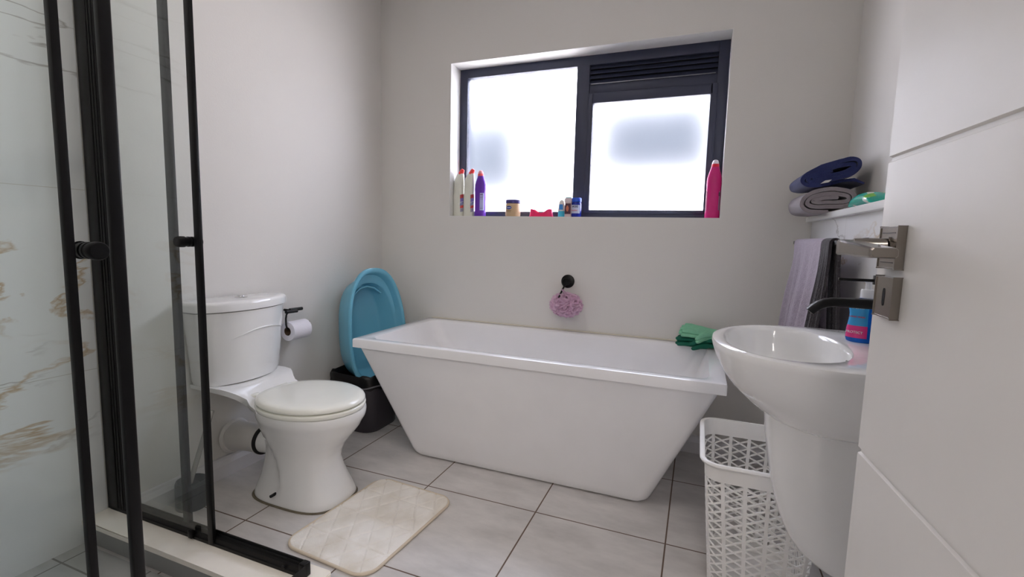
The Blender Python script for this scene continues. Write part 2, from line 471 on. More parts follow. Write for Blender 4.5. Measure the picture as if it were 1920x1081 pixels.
# lever: square section that flattens and widens towards its free end
rs = []
for s, o0, o1, za, zb in ((.026, .038, .058, 1.088, 1.107), (.030, .036, .0605, 1.087, 1.108), (.045, .037, .061, 1.0875, 1.107), (.07, .038, .0612, 1.088, 1.1045),
                          (.10, .036, .061, 1.0865, 1.1025), (.135, .034, .0605, 1.0865, 1.099), (.141, .033, .060, 1.0868, 1.0985), (.143, .034, .059, 1.0878, 1.0975)):
    c = .0022
    rs.append([DP(s, o1, za + c), DP(s, o1, zb - c), DP(s, o1 - c, zb), DP(s, o0 + c, zb), DP(s, o0, zb - c), DP(s, o0, za + c), DP(s, o0 + c, za), DP(s, o1 - c, za)])
loft(bm, rs)
obj('lever_handle', bm, NICKEL, door, 35)
bm = B()
for s0, s1, z0, z1 in ((.031, .067, 1.1165, 1.1178), (.031, .067, 1.0790, 1.0803)):
    bm = B(); dbox(bm, s0, s1, .0085, .0093, z0, z1); obj('plate_slot_line', bm, mat('slot_line', srgb(60, 56, 52), .4, .8), ro)
kp = obj('keyhole_plate', (lambda b: (dbox(b, .026, .077, 0, .009, 1.009, 1.061, .0012), b)[1])(B()), NICKEL, door)
bm = B()
loft(bm, [[DP(.052 + x, o, 1.035 + z) for x, z in sup(0, 0, .0035, .0115, 3, 20)] for o in (.0070, .0094)])
obj('keyhole', bm, DARKGAP, kp)

# ================================================================ SHOWER
cu = thing('shower_threshold', 'cream stone slab on a low tiled curb, running out under the shower screen', 'threshold', (-1.45, .98, 0))
bm = B()
box(bm, XL + .006, -.985, .925, 1.045, .0, .074); box(bm, -1.085, -.985, 0, .925, .0, .074)
obj('curb', bm, CURBT, cu)
bm = B()   # L-shaped slab
L = [(XL + .006, .908), (-1.10, .908), (-1.10, 0.0), (-.962, 0.0), (-.962, 1.040), (-.968, 1.046), (-.975, 1.05), (XL + .006, 1.05)]
loft(bm, [at(L, .075), at(L, .093)])
e = [x for x in bm.edges if all(abs(v.co.z - .093) < 1e-5 for v in x.verts)]
bmesh.ops.bevel(bm, geom=e, offset=.003, segments=2, affect='EDGES')
obj('slab', bm, SLAB, cu)
YS, XS, ZT = 1.0, -1.022, .093     # glass lines, top of slab
HT = 1.95
en = thing('shower_enclosure', 'black framed corner shower screen with clear sliding glass doors on a cream slab', 'shower screen', (-1.45, YS, ZT))
# wall profiles
bm = B()
box(bm, XL + .006, XL + .060, YS - .012, YS + .012, ZT, HT, .002); box(bm, XL + .058, XL + .098, YS - .007, YS + .009, ZT, HT, .001)
box(bm, XL + .066, XL + .072, YS - .0095, YS - .006, ZT, HT); box(bm, XL + .082, XL + .088, YS - .010, YS - .006, ZT, HT)
obj('wall_profile', bm, BLACKP, en)
bm = B(); box(bm, XS - .012, XS + .012, 0.002, .05, ZT, HT, .002); obj('wall_profile', bm, BLACKP, en)
# rails (bottom and top) with channel shape
def rail(z, along, name, h=.040):
    bm = B()
    prof = [(-.012, 0), (.012, 0), (.012, h), (.009, h), (.008, h - .006), (.004, h - .006), (.002, h - .014), (-.006, h - .016), (-.008, h - .028), (-.012, h - .030)]
    if along == 'x':
        # inner side faces the shower (-y)
        loft(bm, [[Vector((XL + .02, YS + p, z + q)) for p, q in prof], [Vector((XS + .006, YS + p, z + q)) for p, q in prof]])
    else:
        loft(bm, [[Vector((XS + p, 0.02, z + q)) for p, q in prof], [Vector((XS + p, YS - .008, z + q)) for p, q in prof]])
    return obj(name, bm, BLACKP, en, 25)
rail(ZT, 'x', 'bottom_rail'); rail(ZT, 'y', 'bottom_rail'); rail(HT, 'x', 'top_rail'); rail(HT, 'y', 'top_rail')
for z in (ZT, HT):
    bm = B(); box(bm, XS - .013, XS + .011, YS - .012, YS + .013, z, z + .043, .004, 3); obj('corner_cap', bm, BLACKP, en)
    if z == ZT:
        bm = B(); tube(bm, [(XS - .07, YS - .012, z + .016), (XS - .07, YS - .016, z + .016)], .006, 12); obj('screw_cap', bm, BLACKP, en)
# fixed panes (outer track) with their edge stiles
fp = obj('fixed_pane', box(B(), XL + .06, -1.525, YS + .008, YS + .014, ZT + .035, HT + .01), GLASS, en, 0)
obj('stile', box(B(), -1.553, -1.523, YS + .004, YS + .018, ZT + .03, HT + .01, .002), BLACKP, fp)
fp = obj('fixed_pane', box(B(), XS + .008, XS + .014, .03, .486, ZT + .035, HT + .01), GLASS, en, 0)
obj('stile', box(B(), XS + .004, XS + .018, .4800, .4935, ZT + .0, HT + .01, .002), BLACKP, fp)
# sliding doors (inner track)
def knob(bm, c, ax, l1, l2):
    c = Vector(c); ax = Vector(ax)
    for sgn, l in ((1, l1), (-1, l2)):
        a = ax * sgn
        tube(bm, [c + a * .003, c + a * .009, c + a * .0095, c + a * .020, c + a * .0205, c + a * (l - .003), c + a * l], [.0155, .0155, .0140, .0140, .0165, .0165, .0145], 24)
dp = obj('sliding_door', box(B(), -1.80, -1.40, YS - .010, YS - .004, ZT + .02, HT + .01), GLASS, en, 0)
obj('stile', box(B(), -1.412, -1.388, YS - .014, YS - .001, ZT + .002, HT + .01, .003), BLACKP, dp)
bm = B(); knob(bm, (-1.436, YS - .007, 1.062), (0, -1, 0), .042, .030); obj('door_knob', bm, BLACKP, dp)
bm = B(); box(bm, -1.497, -1.477, YS - .022, YS - .010, ZT + .004, ZT + .034, .005, 3); obj('guide_roller', bm, BLACKP, dp)
dp = obj('sliding_door', box(B(), XS - .010, XS - .004,   .10, .566, ZT + .02, HT + .01), GLASS, en, 0)
obj('stile', box(B(), XS - .014, XS + .0, .5595, .581, ZT + .002, HT + .01, .003), BLACKP, dp)
bm = B(); box(bm, XS - .0135, XS - .0085, .572, .586, ZT + .01, HT + .01, .001); obj('door_seal', bm, mat('grey_seal', srgb(58, 56, 52), .4), dp)
bm = B(); knob(bm, (XS - .006, .523, 1.057), (1, 0, 0), .036, .026); obj('door_knob', bm, BLACKP, dp)

# ================================================================ TOILET
TY = 1.485
to = thing('toilet', 'white close-coupled toilet with cream seat lid down, beside the painted wall', 'toilet', (-1.5, TY, 0))
# pan: loft of superellipse sections
secs = [  # z, cx, a, b, e
    (.000, -1.500, .205, .138, 3.2), (.012, -1.500, .208, .140, 3.2), (.030, -1.502, .204, .137, 3.0), (.075, -1.507, .188, .128, 2.8), (.12, -1.512, .172, .121, 2.6),
    (.165, -1.513, .162, .117, 2.5), (.20, -1.507, .166, .121, 2.4), (.24, -1.497, .180, .133, 2.3), (.28, -1.482, .200, .150, 2.2), (.315, -1.470, .216, .165, 2.15),
    (.338, -1.464, .222, .174, 2.1), (.350, -1.462, .228, .181, 2.1), (.362, -1.461, .231, .185, 2.1), (.380, -1.461, .233, .186, 2.1), (.390, -1.461, .230, .184, 2.1)]
bm = B(); rings = []
NP = 160
for z, cx, a, b, e in secs:
    pts = []
    for x, y in sup(cx, TY, a, b, e, NP):
        if z < .32:
            s = abs(y - TY) / b
            edge = -1.505 - .10 * (z / .30) ** 1.6
            k = 1 - smoothstep(edge - .016, edge + .014, x)
            dep = .020 * smoothstep(.028, .05, z) * (1 - smoothstep(.24, .31, z))
            if x > cx - a * .93 or True:
                y = TY + (y - TY) * (1 - k * dep / b * smoothstep(.35, .8, s))
        pts.append(Vector((x, y, z)))
    rings.append(pts)
loft(bm, rings)
obj('pan', bm, PORC, to, 50)
bm = B(); loft(bm, [at(sup(-1.503, TY, .216, .146, 3.2), .0005), at(sup(-1.503, TY, .212, .143, 3.2), .006)])
obj('sealant', bm, mat('dirty_sealant', srgb(112, 104, 88), .8, var=.2, vscale=40), to)
bm = B(); tube(bm, [(-1.535, TY - .150, .045), (-1.535, TY - .120, .045)], .006, 12); obj('fixing_hole', bm, DARKGAP, to)
# saddle between tank and bowl
bm = B(); rings = []
for x, hw, zt, zb in ((-1.925, .185, .452, .425), (-1.80, .183, .452, .418), (-1.755, .176, .450, .405), (-1.735, .165, .443, .395), (-1.71, .148, .430, .375), (-1.69, .138, .419, .355),
                      (-1.665, .135, .411, .340), (-1.63, .150, .405, .335), (-1.58, .168, .402, .34)):
    pts = []
    m_ = 14
    for k in range(m_ + 1):
        u = -1 + 2 * k / m_; pts.append(Vector((x, TY + hw * u, zt + .010 * abs(u) ** 3 * (1 if x < -1.66 else 0))))
    for k in range(m_ + 1):
        u = 1 - 2 * k / m_; pts.append(Vector((x, TY + hw * .985 * u, zb + (zt - zb) * .72 * abs(u) ** 2.5)))
    rings.append(pts)
loft(bm, rings); obj('saddle', bm, PORC, to, 60)
def D(xb, xf, hw, bow, n=20, e=3.0, cor=.035):
    """plan of tank: flat back at xb, bowed front reaching xf at the middle"""
    pts = [(xb, TY + hw * .97), (xb, TY - hw * .97)]
    pts += [(xb + .02, TY - hw), (xf - bow - .016, TY - hw)]
    arc = []
    for k in range(n + 1):
        u = -1 + 2 * k / n
        arc.append((xf - bow * abs(u) ** 2.3 - (.012 * max(0, (abs(u) - .88) / .12) ** 2), TY + hw * (u * .988)))
    pts += arc
    pts += [(xf - bow - .016, TY + hw), (xb + .02, TY + hw)]
    return pts
bm = B()
loft(bm, [at(D(-1.918, xf, hw, bw), z) for z, xf, hw, bw in ((.452, -1.790, .168, .054), (.458, -1.776, .180, .060), (.480, -1.768, .187, .064), (.56, -1.760, .194, .066), (.66, -1.754, .203, .069), (.765, -1.748, .214, .071))])
tk = obj('tank', bm, PORC, to, 45)
# raised arc moulding on the tank front
bm = B(); pts = []
for k in range(25):
    u = k / 24; y = TY - .11 + .29 * u
    z = .632 + .052 * sin(pi * (.12 + .72 * u))
    hw = .200; uu = (y - TY) / hw
    pts.append((-1.7525 - .067 * min(1, abs(uu)) ** 2.3, y, z))
tube(bm, pts, [.0006 + .0042 * sin(pi * k / 24) for k in range(25)], 8); obj('tank_moulding', bm, PORC, tk, 60)
bm = B()
loft(bm, [at(D(-1.920, xf, hw, bw), z) for z, xf, hw, bw in ((.768, -1.744, .216, .071), (.771, -1.738, .221, .072), (.796, -1.738, .222, .072), (.805, -1.741, .219, .071), (.809, -1.748, .212, .069), (.811, -1.764, .195, .063))])
ld = obj('tank_lid', bm, PORC, to, 45)
bm = B(); lathe(bm, [(.026, .811), (.026, .814), (.022, .817), (.020, .8165)], -1.845, TY, 32); lathe(bm, [(.017, .815), (.017, .8195), (.012, .822), (.003, .8225)], -1.845, TY, 24)
obj('flush_button', bm, CHROME, ld)
# seat and lid
def seat_outline(sc, n=64, cx=-1.462):
    out = []
    for k in range(n):
        t = 2 * pi * k / n; a = .232 if cos(t) > 0 else .222
        x = cx + a * cos(t) * sc; y = TY + .193 * sin(t) * sc
        if cos(t) < 0: y = TY + .193 * math.copysign(abs(sin(t)) ** .9, sin(t)) * sc
        out.append((x, y))
    return out
bm = B(); loft(bm, [at(seat_outline(s), z) for s, z in ((.95, .390), (.985, .392), (.998, .398), (1.0, .404), (.995, .409), (.97, .411))]); obj('seat', bm, SEATM, to, 60)
bm = B(); loft(bm, [at(seat_outline(s), z) for s, z in ((.93, .4145), (.972, .4150), (.99, .4185), (.988, .424), (.97, .431), (.92, .4365), (.8, .439), (.6, .4405), (.3, .441), (.1, .441))]); obj('lid', bm, SEATM, to, 60)
for sy in (-.075, .075):
    bm = B(); box(bm, -1.70, -1.668, TY + sy - .02, TY + sy + .02, .404, .425, .005, 3); obj('hinge', bm, SEATM, to)
# waste pipe
wp = thing('waste_pipe', 'white plastic waste pipe with black ring, leaving the back of the toilet', 'pipe', (-1.8, TY, .1))
WZ = .185
bm = B(); tube(bm, [(-1.935, TY, WZ - .01), (-1.90, TY, WZ - .008), (-1.86, TY, WZ - .004), (-1.80, TY, WZ), (-1.748, TY, WZ + .002), (-1.737, TY, WZ + .002), (-1.736, TY, WZ + .002)], [.064, .064, .062, .060, .061, .066, .062], 40)
obj('pipe_body', bm, PVC, wp, 50)
bm = B(); tube(bm, [(-1.737, TY, WZ + .002), (-1.728, TY, WZ + .002), (-1.724, TY, WZ + .002)], [.0635, .0635, .056], 40); obj('seal_ring', bm, RUBBER, wp)
bm = B(); tube(bm, [(-1.727, TY, WZ + .002), (-1.66, TY, WZ + .004)], [.054, .050], 40); obj('spigot', bm, PORC, wp)
bm = B(); tube(bm, [(-1.912, TY, WZ - .01), (-1.902, TY, WZ - .01)], [.078, .070], 40); obj('wall_flange', bm, PVC, wp)
bm = B(); pts = [(-1.80, TY + .03, .43), (-1.79, TY + .04, .37)]
for k in range(12):
    t = k / 11; pts.append((-1.80 - .02 * sin(t * pi), TY + .045 + .05 * sin(t * pi), .36 - .14 * t))
pts += [(-1.86, TY + .05, .21), (-1.93, TY + .05, .205)]
tube(bm, pts, .0075, 10)
solo('water_supply_hose', bm, mat('braided_steel', srgb(120, 120, 124), .3, .9, bump=.5, bscale=700), 'braided metal hose looping between the toilet tank and the wall', 'hose', (-1.80, TY + .05, .2))

# toilet brush
bh = thing('toilet_brush_holder', 'dark grey round toilet brush pot on the floor beside the skirting', 'brush holder', (-1.828, 1.222, 0))
bm = B(); lathe(bm, [(.056, 0), (.058, .004), (.056, .10), (.053, .108), (.050, .108), (.049, .05), (.02, .045)], -1.828, 1.222, 32)
obj('pot', bm, mat('brush_pot', srgb(62, 64, 66), .35), bh)
br = thing('toilet_brush', 'clear-handled toilet brush standing in its dark pot', 'toilet brush', (-1.828, 1.222, .05))
bm = B(); tube(bm, [(-1.830, 1.215, .09), (-1.818, 1.248, .20), (-1.800, 1.300, .372)], [.0095, .0095, .0095], 16); obj('handle', bm, mat('clear_handle', srgb(178, 176, 170), .2, .35), br)
bm = B(); lathe(bm, [(.012, .05), (.034, .058), (.036, .082), (.03, .092), (.01, .095)], -1.829, 1.219, 24); obj('bristles', bm, mat('brush_bristle', srgb(70, 72, 74), .9), br)

# toilet roll holder + roll
rh = thing('toilet_roll_holder', 'black metal toilet roll holder on the wall beside the tank', 'toilet roll holder', (XL, 1.80, .70))
RY0, RY1, RX, RZ = 1.752, 1.872, -1.866, .622
bm = B(); tube(bm, [(-1.862, 1.742, .708), (-1.862, 1.800, .706), (-1.862, 1.810, .7055)], .0085, 14); tube(bm, [(-1.88, 1.782, .712), (-1.88, 1.860, .710)], .0085, 14)
tube(bm, [(-1.935, 1.80, .706), (-1.862, 1.80, .706)], .0065, 14)
obj('mount_bar', bm, BLACKM, rh)
bm = B(); tube(bm, [(-1.866, 1.762, .705), (-1.866, 1.748, .695), (-1.866, 1.744, .675), (-1.866, 1.744, .645), (-1.866, 1.748, .628), (-1.866, 1.758, .622), (-1.866, 1.87, .622), (-1.866, 1.884, .628), (-1.866, 1.894, .640)], .0042, 10); obj('roll_arm', bm, BLACKM, rh)
rl = thing('toilet_roll', 'white toilet roll hanging on the black wall holder', 'toilet roll', (RX, RY0, RZ - .05))
bm = B()
zc = RZ - .012
def annulus(bm, y0, y1, ro_, ri, cx, zc, n=40):
    def c(r, y): return ring(bm, [Vector((cx + r * cos(2 * pi * k / n), y, zc + r * sin(2 * pi * k / n))) for k in range(n)])
    a, b, c2, d = c(ro_, y0), c(ro_, y1), c(ri, y1), c(ri, y0)
    bridge(bm, a, b); bridge(bm, b, c2); bridge(bm, c2, d); bridge(bm, d, a)
annulus(bm, RY0, RY1 - .008, .047, .021, RX, zc)
obj('paper', bm, mat('tissue', srgb(232, 230, 238), .9, bump=.2, bscale=90), rl)
bm = B(); annulus(bm, RY0 - .0005, RY1 - .0075, .0212, .0198, RX, zc, 32); obj('core', bm, mat('cardboard', srgb(92, 74, 62), .8), rl)

# ================================================================ BATHTUB
bt = thing('bathtub', 'white freestanding bathtub with tapering sides under the window', 'bathtub', (-.72, 2.22, 0))
BX0, BX1, BY0, BY1, BZ = -1.572, .127, 1.868, 2.592, .583
bm = B()
# outer shell then lip then inside: one continuous skin
def rr(x0, x1, y0, y1, r, z, n=6): return at(rrect(x0, x1, y0, y1, r, n), z)
rings = [rr(-1.262, -.160, 1.985, 2.50, .05, .004), rr(-1.282, -.142, 1.968, 2.515, .055, .008), rr(-1.293, -.132, 1.960, 2.522, .055, .020), rr(-1.302, -.124, 1.956, 2.525, .05, .040)]
def body(t): # t 0..1 up the side
    return rr(-1.302 + (-1.548 + 1.302) * t, -.124 + (.103 + .124) * t, 1.956 + (1.888 - 1.956) * t, 2.525 + (2.575 - 2.525) * t, .05 - .03 * t, .040 + (.540 - .040) * t)
rings += [body(t) for t in (.25, .5, .75, 1.0)]
rings += [rr(BX0, BX1, BY0, BY1, .008, .5405), rr(BX0, BX1, BY0, BY1, .008, .576), rr(BX0 + .002, BX1 - .002, BY0 + .002, BY1 - .002, .008, .581), rr(BX0 + .006, BX1 - .006, BY0 + .006, BY1 - .006, .008, BZ)]
ix0, ix1, iy0, iy1 = BX0 + .070, BX1 - .060, BY0 + .050, BY1 - .062
rings += [rr(ix0 - .006, ix1 + .006, iy0 - .006, iy1 + .006, .06, BZ), rr(ix0, ix1, iy0, iy1, .06, BZ - .003), rr(ix0 + .008, ix1 - .008, iy0 + .006, iy1 - .006, .06, BZ - .020)]
for t in (.2, .4, .6, .8, .95):
    a = t ** 1.25
    rings.append(rr(ix0 + .008 + .29 * a, ix1 - .008 - .20 * a, iy0 + .006 + .055 * a, iy1 - .006 - .055 * a, .06 + .05 * t, BZ - .020 - .40 * t))
rings += [rr(ix0 + .33, ix1 - .24, iy0 + .09, iy1 - .09, .10, BZ - .425), rr(ix0 + .42, ix1 - .33, iy0 + .15, iy1 - .15, .08, BZ - .432)]
loft(bm, rings)
tub_o = obj('tub_shell', bm, ACRYL, bt, 35)
bm = B(); loft(bm, [[Vector((ix1 - .075 + .0 * k, (iy0 + iy1) / 2 + x, BZ - .135 + z)) for x, z in sup(0, 0, .03, .03, 2, 24)] for k in (0,)] + [[Vector((ix1 - .088, (iy0 + iy1) / 2 + x, BZ - .140 + z)) for x, z in sup(0, 0, .028, .028, 2, 24)]])
obj('overflow', bm, CHROME, bt)
bm = B(); box(bm, BX0 + .02, BX1 - .0, BY1 + .0005, YB, .575, BZ + .004, .002); struct('trim_3', bm, mat('yellowed_sealant', srgb(216, 210, 194), .5))

# ================================================================ BIN and BABY BATH
bn = thing('trash_bin', 'dark grey plastic bin lined with a black bag, between wall and bathtub', 'bin', (-1.765, 2.22, 0))
bm = B(); cx, cyy = -1.762, 2.205
def bp(sc, z): return at(rrect(cx - .150 * sc, cx + .150 * sc, cyy - .140 * sc, cyy + .140 * sc, .075 * sc), z)
loft(bm, [bp(.95, 0), bp(.97, .006), bp(1.0, .262), bp(1.05, .264), bp(1.06, .282), bp(1.04, .30), bp(1.0, .302), bp(.97, .300), bp(.94, .20)], True, True)
obj('bin_body', bm, mat('bin_plastic', srgb(64, 60, 66), .4), bn)
bm = B(); rings = []
for sc, z, am in ((1.085, .248, .006), (1.09, .275, .004), (1.08, .303, .003), (1.07, .318, .004), (1.03, .325, .004), (.97, .318, .004), (.93, .27, .006), (.86, .20, .008)):
    base = bp(sc, z)
    rings.append([Vector((v.x, v.y, v.z + am * 1.4 * sin(i * 1.9 + sc * 9))) + (Vector((v.x - cx, v.y - cyy, 0)).normalized() * am * sin(i * 2.7 + z * 60)) for i, v in enumerate(base)])
loft(bm, rings, False, False); obj('bin_liner', bm, mat('black_bag', srgb(16, 15, 17), .38, spec=.4), bn, 80)
bm = B(); pts = [Vector((v.x, v.y, .262 + .006 * sin(i * .8))) for i, v in enumerate(bp(1.105, 0))]; tube(bm, pts + [pts[0]], .004, 6); obj('liner_band', bm, mat('grey_band', srgb(120, 118, 124), .4), bn)

bb = thing('baby_bath', 'blue plastic baby bath standing on end in the bin, leaning into the corner', 'baby bath', (-1.75, 2.2, .25))
uu = Vector((-.125, .045, .991)).normalized()
ww = Vector((.20, .98, 0)); ww = (ww - uu * ww.dot(uu)).normalized()
nn = ww.cross(uu).normalized()
if nn.x < 0: nn = -nn
CB = Vector((-1.690, 2.245, .560))
def T(u, v, d): return CB + uu * u + ww * v - nn * d
def outl(a, b, d, e=2.5, n=72, uo=0., pinch=0.10):
    out = []
    for x, y in sup(0, 0, a, b, e, n):
        y *= (1 - pinch * (x / a))
        out.append(T(x + uo, y, d))
    return out
A_, B_ = .345, .205
rings = [outl(A_ * .70, B_ * .62, .175, 2.8), outl(A_ * .77, B_ * .72, .172, 2.7), outl(A_ * .80, B_ * .76, .160, 2.6), outl(A_ * .90, B_ * .90, .06), outl(A_ * .93, B_ * .92, .022),
         outl(A_ * 1.0, B_ * 1.0, .020), outl(A_ * 1.01, B_ * 1.015, .010), outl(A_ * 1.005, B_ * 1.005, .001), outl(A_ * .98, B_ * .975, -.002), outl(A_ * .945, B_ * .93, .000), outl(A_ * .925, B_ * .90, .008),
         outl(A_ * .90, B_ * .875, .045, uo=-.0), outl(A_ * .83, B_ * .84, .052, uo=-.01), outl(A_ * .80, B_ * .81, .060, uo=-.012), outl(A_ * .74, B_ * .70, .150, 2.6), outl(A_ * .68, B_ * .62, .164, 2.8)]
bm = B(); loft(bm, rings)
BLUE = mat('blue_plastic', srgb(112, 182, 208), .22, sss=.0)
bbs = obj('tub_body', bm, BLUE, bb, 45)
bm = B(); rings = []
for k in range(2):
    pts = [T(x, y, .085 - k * .004) for x, y in ((.20, -.10), (.235, -.05), (.245, 0), (.235, .05), (.20, .10))]
    tube(bm, pts, .006, 8)
obj('head_step', bm, BLUE, bbs, 60)
# ================================================================ WASH BASIN
KY = 1.32
ba = thing('wash_basin', 'white ceramic wash basin on a half pedestal, standing out from the tiled half wall', 'basin', (XH, KY, .3))
def bplan(xt, hw, xc, z, n=40, back=None, e=2.15):
    xb = XH - .0005; back = hw * .93 if back is None else back
    pts = []
    for k in range(n + 1):
        t = pi / 2 + pi * k / n
        c, s = cos(t), sin(t)
        pts.append(Vector((xc + (xc - xt) * math.copysign(abs(c) ** (2 / e), c), KY + hw * math.copysign(abs(s) ** (2 / e), s), z)))
    for k in range(1, 5):
        u = k / 5; pts.append(Vector((xc + (xb - xc) * u, KY - hw + (hw - back) * u * u, z)))
    for k in range(0, 9):
        pts.append(Vector((xb, KY - back + 2 * back * k / 8, z)))
    for k in range(4, 0, -1):
        u = k / 5; pts.append(Vector((xc + (xb - xc) * u, KY + hw - (hw - back) * u * u, z)))
    return pts
BZT = .862
rings = [bplan(.205, .105, .33, .668), bplan(.180, .125, .33, .680), bplan(.135, .165, .32, .712), bplan(.100, .202, .31, .745), bplan(.072, .234, .30, .782), bplan(.054, .254, .29, .818),
         bplan(.046, .263, .285, .842), bplan(.0435, .266, .285, .852), bplan(.0455, .264, .285, .859), bplan(.053, .257, .285, BZT)]
npt = len(rings[0])
def inner(sc, z, cx=.204, a=.131, b=.213, sx=0.):
    out = []
    for p in rings[-1]:
        # same angular order as the outline
        ang = atan2((p.y - KY) / .257, (p.x - .24) / .2)
        c, s = cos(ang), sin(ang); e = 2.25
        out.append(Vector((cx + sx + a * sc * math.copysign(abs(c) ** (2 / e), c), KY + b * sc * math.copysign(abs(s) ** (2 / e), s), z)))
    return out
rings += [inner(1.03, BZT + .0005), inner(1.0, BZT - .002), inner(.975, BZT - .012), inner(.95, BZT - .035), inner(.90, BZT - .07), inner(.80, BZT - .105), inner(.62, BZT - .132), inner(.38, BZT - .146), inner(.12, BZT - .150)]
bm = B(); loft(bm, rings); bowl = obj('bowl', bm, PORC, ba, 50)
bm = B()
loft(bm, [[Vector((.3265 + o + .15 * z, KY - .06 + y * 1.0, .829 + z)) for y, z in sup(0, 0, .0055, .013, 2.4, 24)] for o in (-.004, .003)])
obj('overflow_slot', bm, mat('slot_shadow', srgb(70, 66, 62), .5), bowl)
bm = B(); lathe(bm, [(.024, .7125), (.024, .716), (.018, .718), (.004, .718)], .204, KY, 24); obj('waste', bm, CHROME, ba)
bm = B()
def ped(xf, hw, z, e=2.6):
    return [p for p in bplan(xf, hw, xf + (XH - xf) * .62, z, 40, hw * .98, e)]
loft(bm, [ped(.400, .070, .300), ped(.375, .075, .303), ped(.335, .079, .312), ped(.300, .082, .328), ped(.268, .085, .352), ped(.245, .088, .385), ped(.222, .092, .44), ped(.205, .095, .50), ped(.192, .098, .57), ped(.182, .101, .63), ped(.176, .103, .69)])
obj('pedestal', bm, PORC, ba, 60)
# mixer tap
tp = thing('basin_tap', 'matt black mixer tap with a long spout on the wash basin', 'tap', (.408, KY, BZT))
bm = B(); lathe(bm, [(.026, BZT), (.026, BZT + .008), (.022, BZT + .010), (.0205, BZT + .10), (.0205, .985), (.019, .992), (.006, .994)], .408, KY, 28); obj('tap_body', bm, BLACKM, tp)
bm = B()
path = [(.40, .9665, .0140), (.34, .9665, .0130), (.30, .9660, .0125), (.285, .9625, .0122), (.272, .9560, .0120), (.262, .9475, .0118), (.256, .9400, .0116)]
rs = []
for i, (x, z, r) in enumerate(path):
    d = Vector((path[min(i + 1, len(path) - 1)][0] - path[max(i - 1, 0)][0], 0, path[min(i + 1, len(path) - 1)][1] - path[max(i - 1, 0)][1])).normalized()
    v = Vector((d.z, 0, -d.x))
    rs.append([Vector((x, KY, z)) + Vector((0, 1, 0)) * px * r * 1.15 + v * pz * r * .85 for px, pz in sup(0, 0, 1, 1, 4, 20)])
loft(bm, rs); obj('spout', bm, BLACKM, tp, 40)
bm = B(); tube(bm, [(.408, KY, .993), (.408, KY, 1.012)], .012, 16); box(bm, .308, .402, KY - .004, KY + .004, 1.018, 1.0245, .001); box(bm, .377, .383, KY - .008, KY + .008, 1.012, 1.033, .001); tube(bm, [(.40, KY, 1.010), (.40, KY, 1.024)], .010, 14)
obj('tap_lever', bm, BLACKM, tp)

# soap bottle
sb = thing('soap_bottle', 'blue liquid hand soap bottle with white pump on the basin, behind the black tap', 'soap bottle', (.394, 1.410, BZT))
SX, SY = .394, 1.410
bm = B()
pr = [(.033, 0), (.0375, .003), (.039, .012), (.038, .035), (.0345, .055), (.0335, .07), (.036, .085), (.0355, .096), (.028, .104), (.013, .110), (.0125, .114)]
lathe(bm, [(r, BZT + z) for r, z in pr], SX, SY, 40, 1.0, .72)
m, nt, b = new_mat('blue_soap')
b.inputs['Base Color'].default_value = srgb(30, 122, 235); b.inputs['Roughness'].default_value = .08; b.inputs['Transmission Weight'].default_value = .55; b.inputs['IOR'].default_value = 1.33
sbo = obj('bottle_body', bm, MATS['blue_soap'], sb, 50)
def wrap_patch(prof, cx, cy, sx, sy, a0, a1, z0, z1, off, n=14, mz=8):
    """a label following a lathe surface between two angles"""
    bm = B()
    def rad(z):
        for (r1, zz1), (r2, zz2) in zip(prof, prof[1:]):
            if zz1 <= z <= zz2 and zz2 > zz1: return r1 + (r2 - r1) * (z - zz1) / (zz2 - zz1)
        return prof[-1][0]
    g = {}
    for l in (0, 1):
        for i in range(n + 1):
            for j in range(mz + 1):
                a = radians(a0 + (a1 - a0) * i / n); z = z0 + (z1 - z0) * j / mz
                r = rad(z) + off * (1 - l) - .0004 * l
                g[l, i, j] = bm.verts.new((cx + r * sx * cos(a), cy + r * sy * sin(a), z))
    for i in range(n):
        for j in range(mz):
            bm.faces.new((g[0, i, j], g[0, i + 1, j], g[0, i + 1, j + 1], g[0, i, j + 1]))
            bm.faces.new((g[1, i, j], g[1, i, j + 1], g[1, i + 1, j + 1], g[1, i + 1, j]))
    for i in range(n):
        bm.faces.new((g[0, i, 0], g[1, i, 0], g[1, i + 1, 0], g[0, i + 1, 0])); bm.faces.new((g[0, i, mz], g[0, i + 1, mz], g[1, i + 1, mz], g[1, i, mz]))
    for j in range(mz):
        bm.faces.new((g[0, 0, j], g[0, 0, j + 1], g[1, 0, j + 1], g[1, 0, j])); bm.faces.new((g[0, n, j], g[1, n, j], g[1, n, j + 1], g[0, n, j + 1]))
    return bm
prz = [(r, BZT + z) for r, z in pr]
obj('label', wrap_patch(prz, SX, SY, 1, .72, 185, 268, BZT + .042, BZT + .098, .0006), mat('label_cyan', srgb(60, 166, 226), .35), sbo)
obj('label', wrap_patch(prz, SX, SY, 1, .72, 185, 268, BZT + .012, BZT + .042, .0006), mat('label_pink', srgb(232, 62, 140), .35), sbo)
WHT = mat('white_print', srgb(240, 240, 244), .5)
RED = mat('red_print', srgb(214, 40, 60), .5)
def on_bottle(ang, z, prof=prz, cx=SX, cy=SY, sx=1., sy=.72, off=.0009):
    r = 0
    for (r1, z1), (r2, z2) in zip(prof, prof[1:]):
        if z1 <= z <= z2 and z2 > z1: r = r1 + (r2 - r1) * (z - z1) / (z2 - z1)
    a = radians(ang); p = Vector((cx + (r) * sx * cos(a), cy + (r) * sy * sin(a), z))
    nrm = Vector((cos(a) / sx, sin(a) / sy, 0)).normalized(); right = Vector((-nrm.y, nrm.x, 0))
    return p + nrm * off, right
p, r_ = on_bottle(228, BZT + .026, off=.0022); text_part('lettering', 'PROTECT', .0085, WHT, sbo, p, r_, (0, 0, 1), .0006)
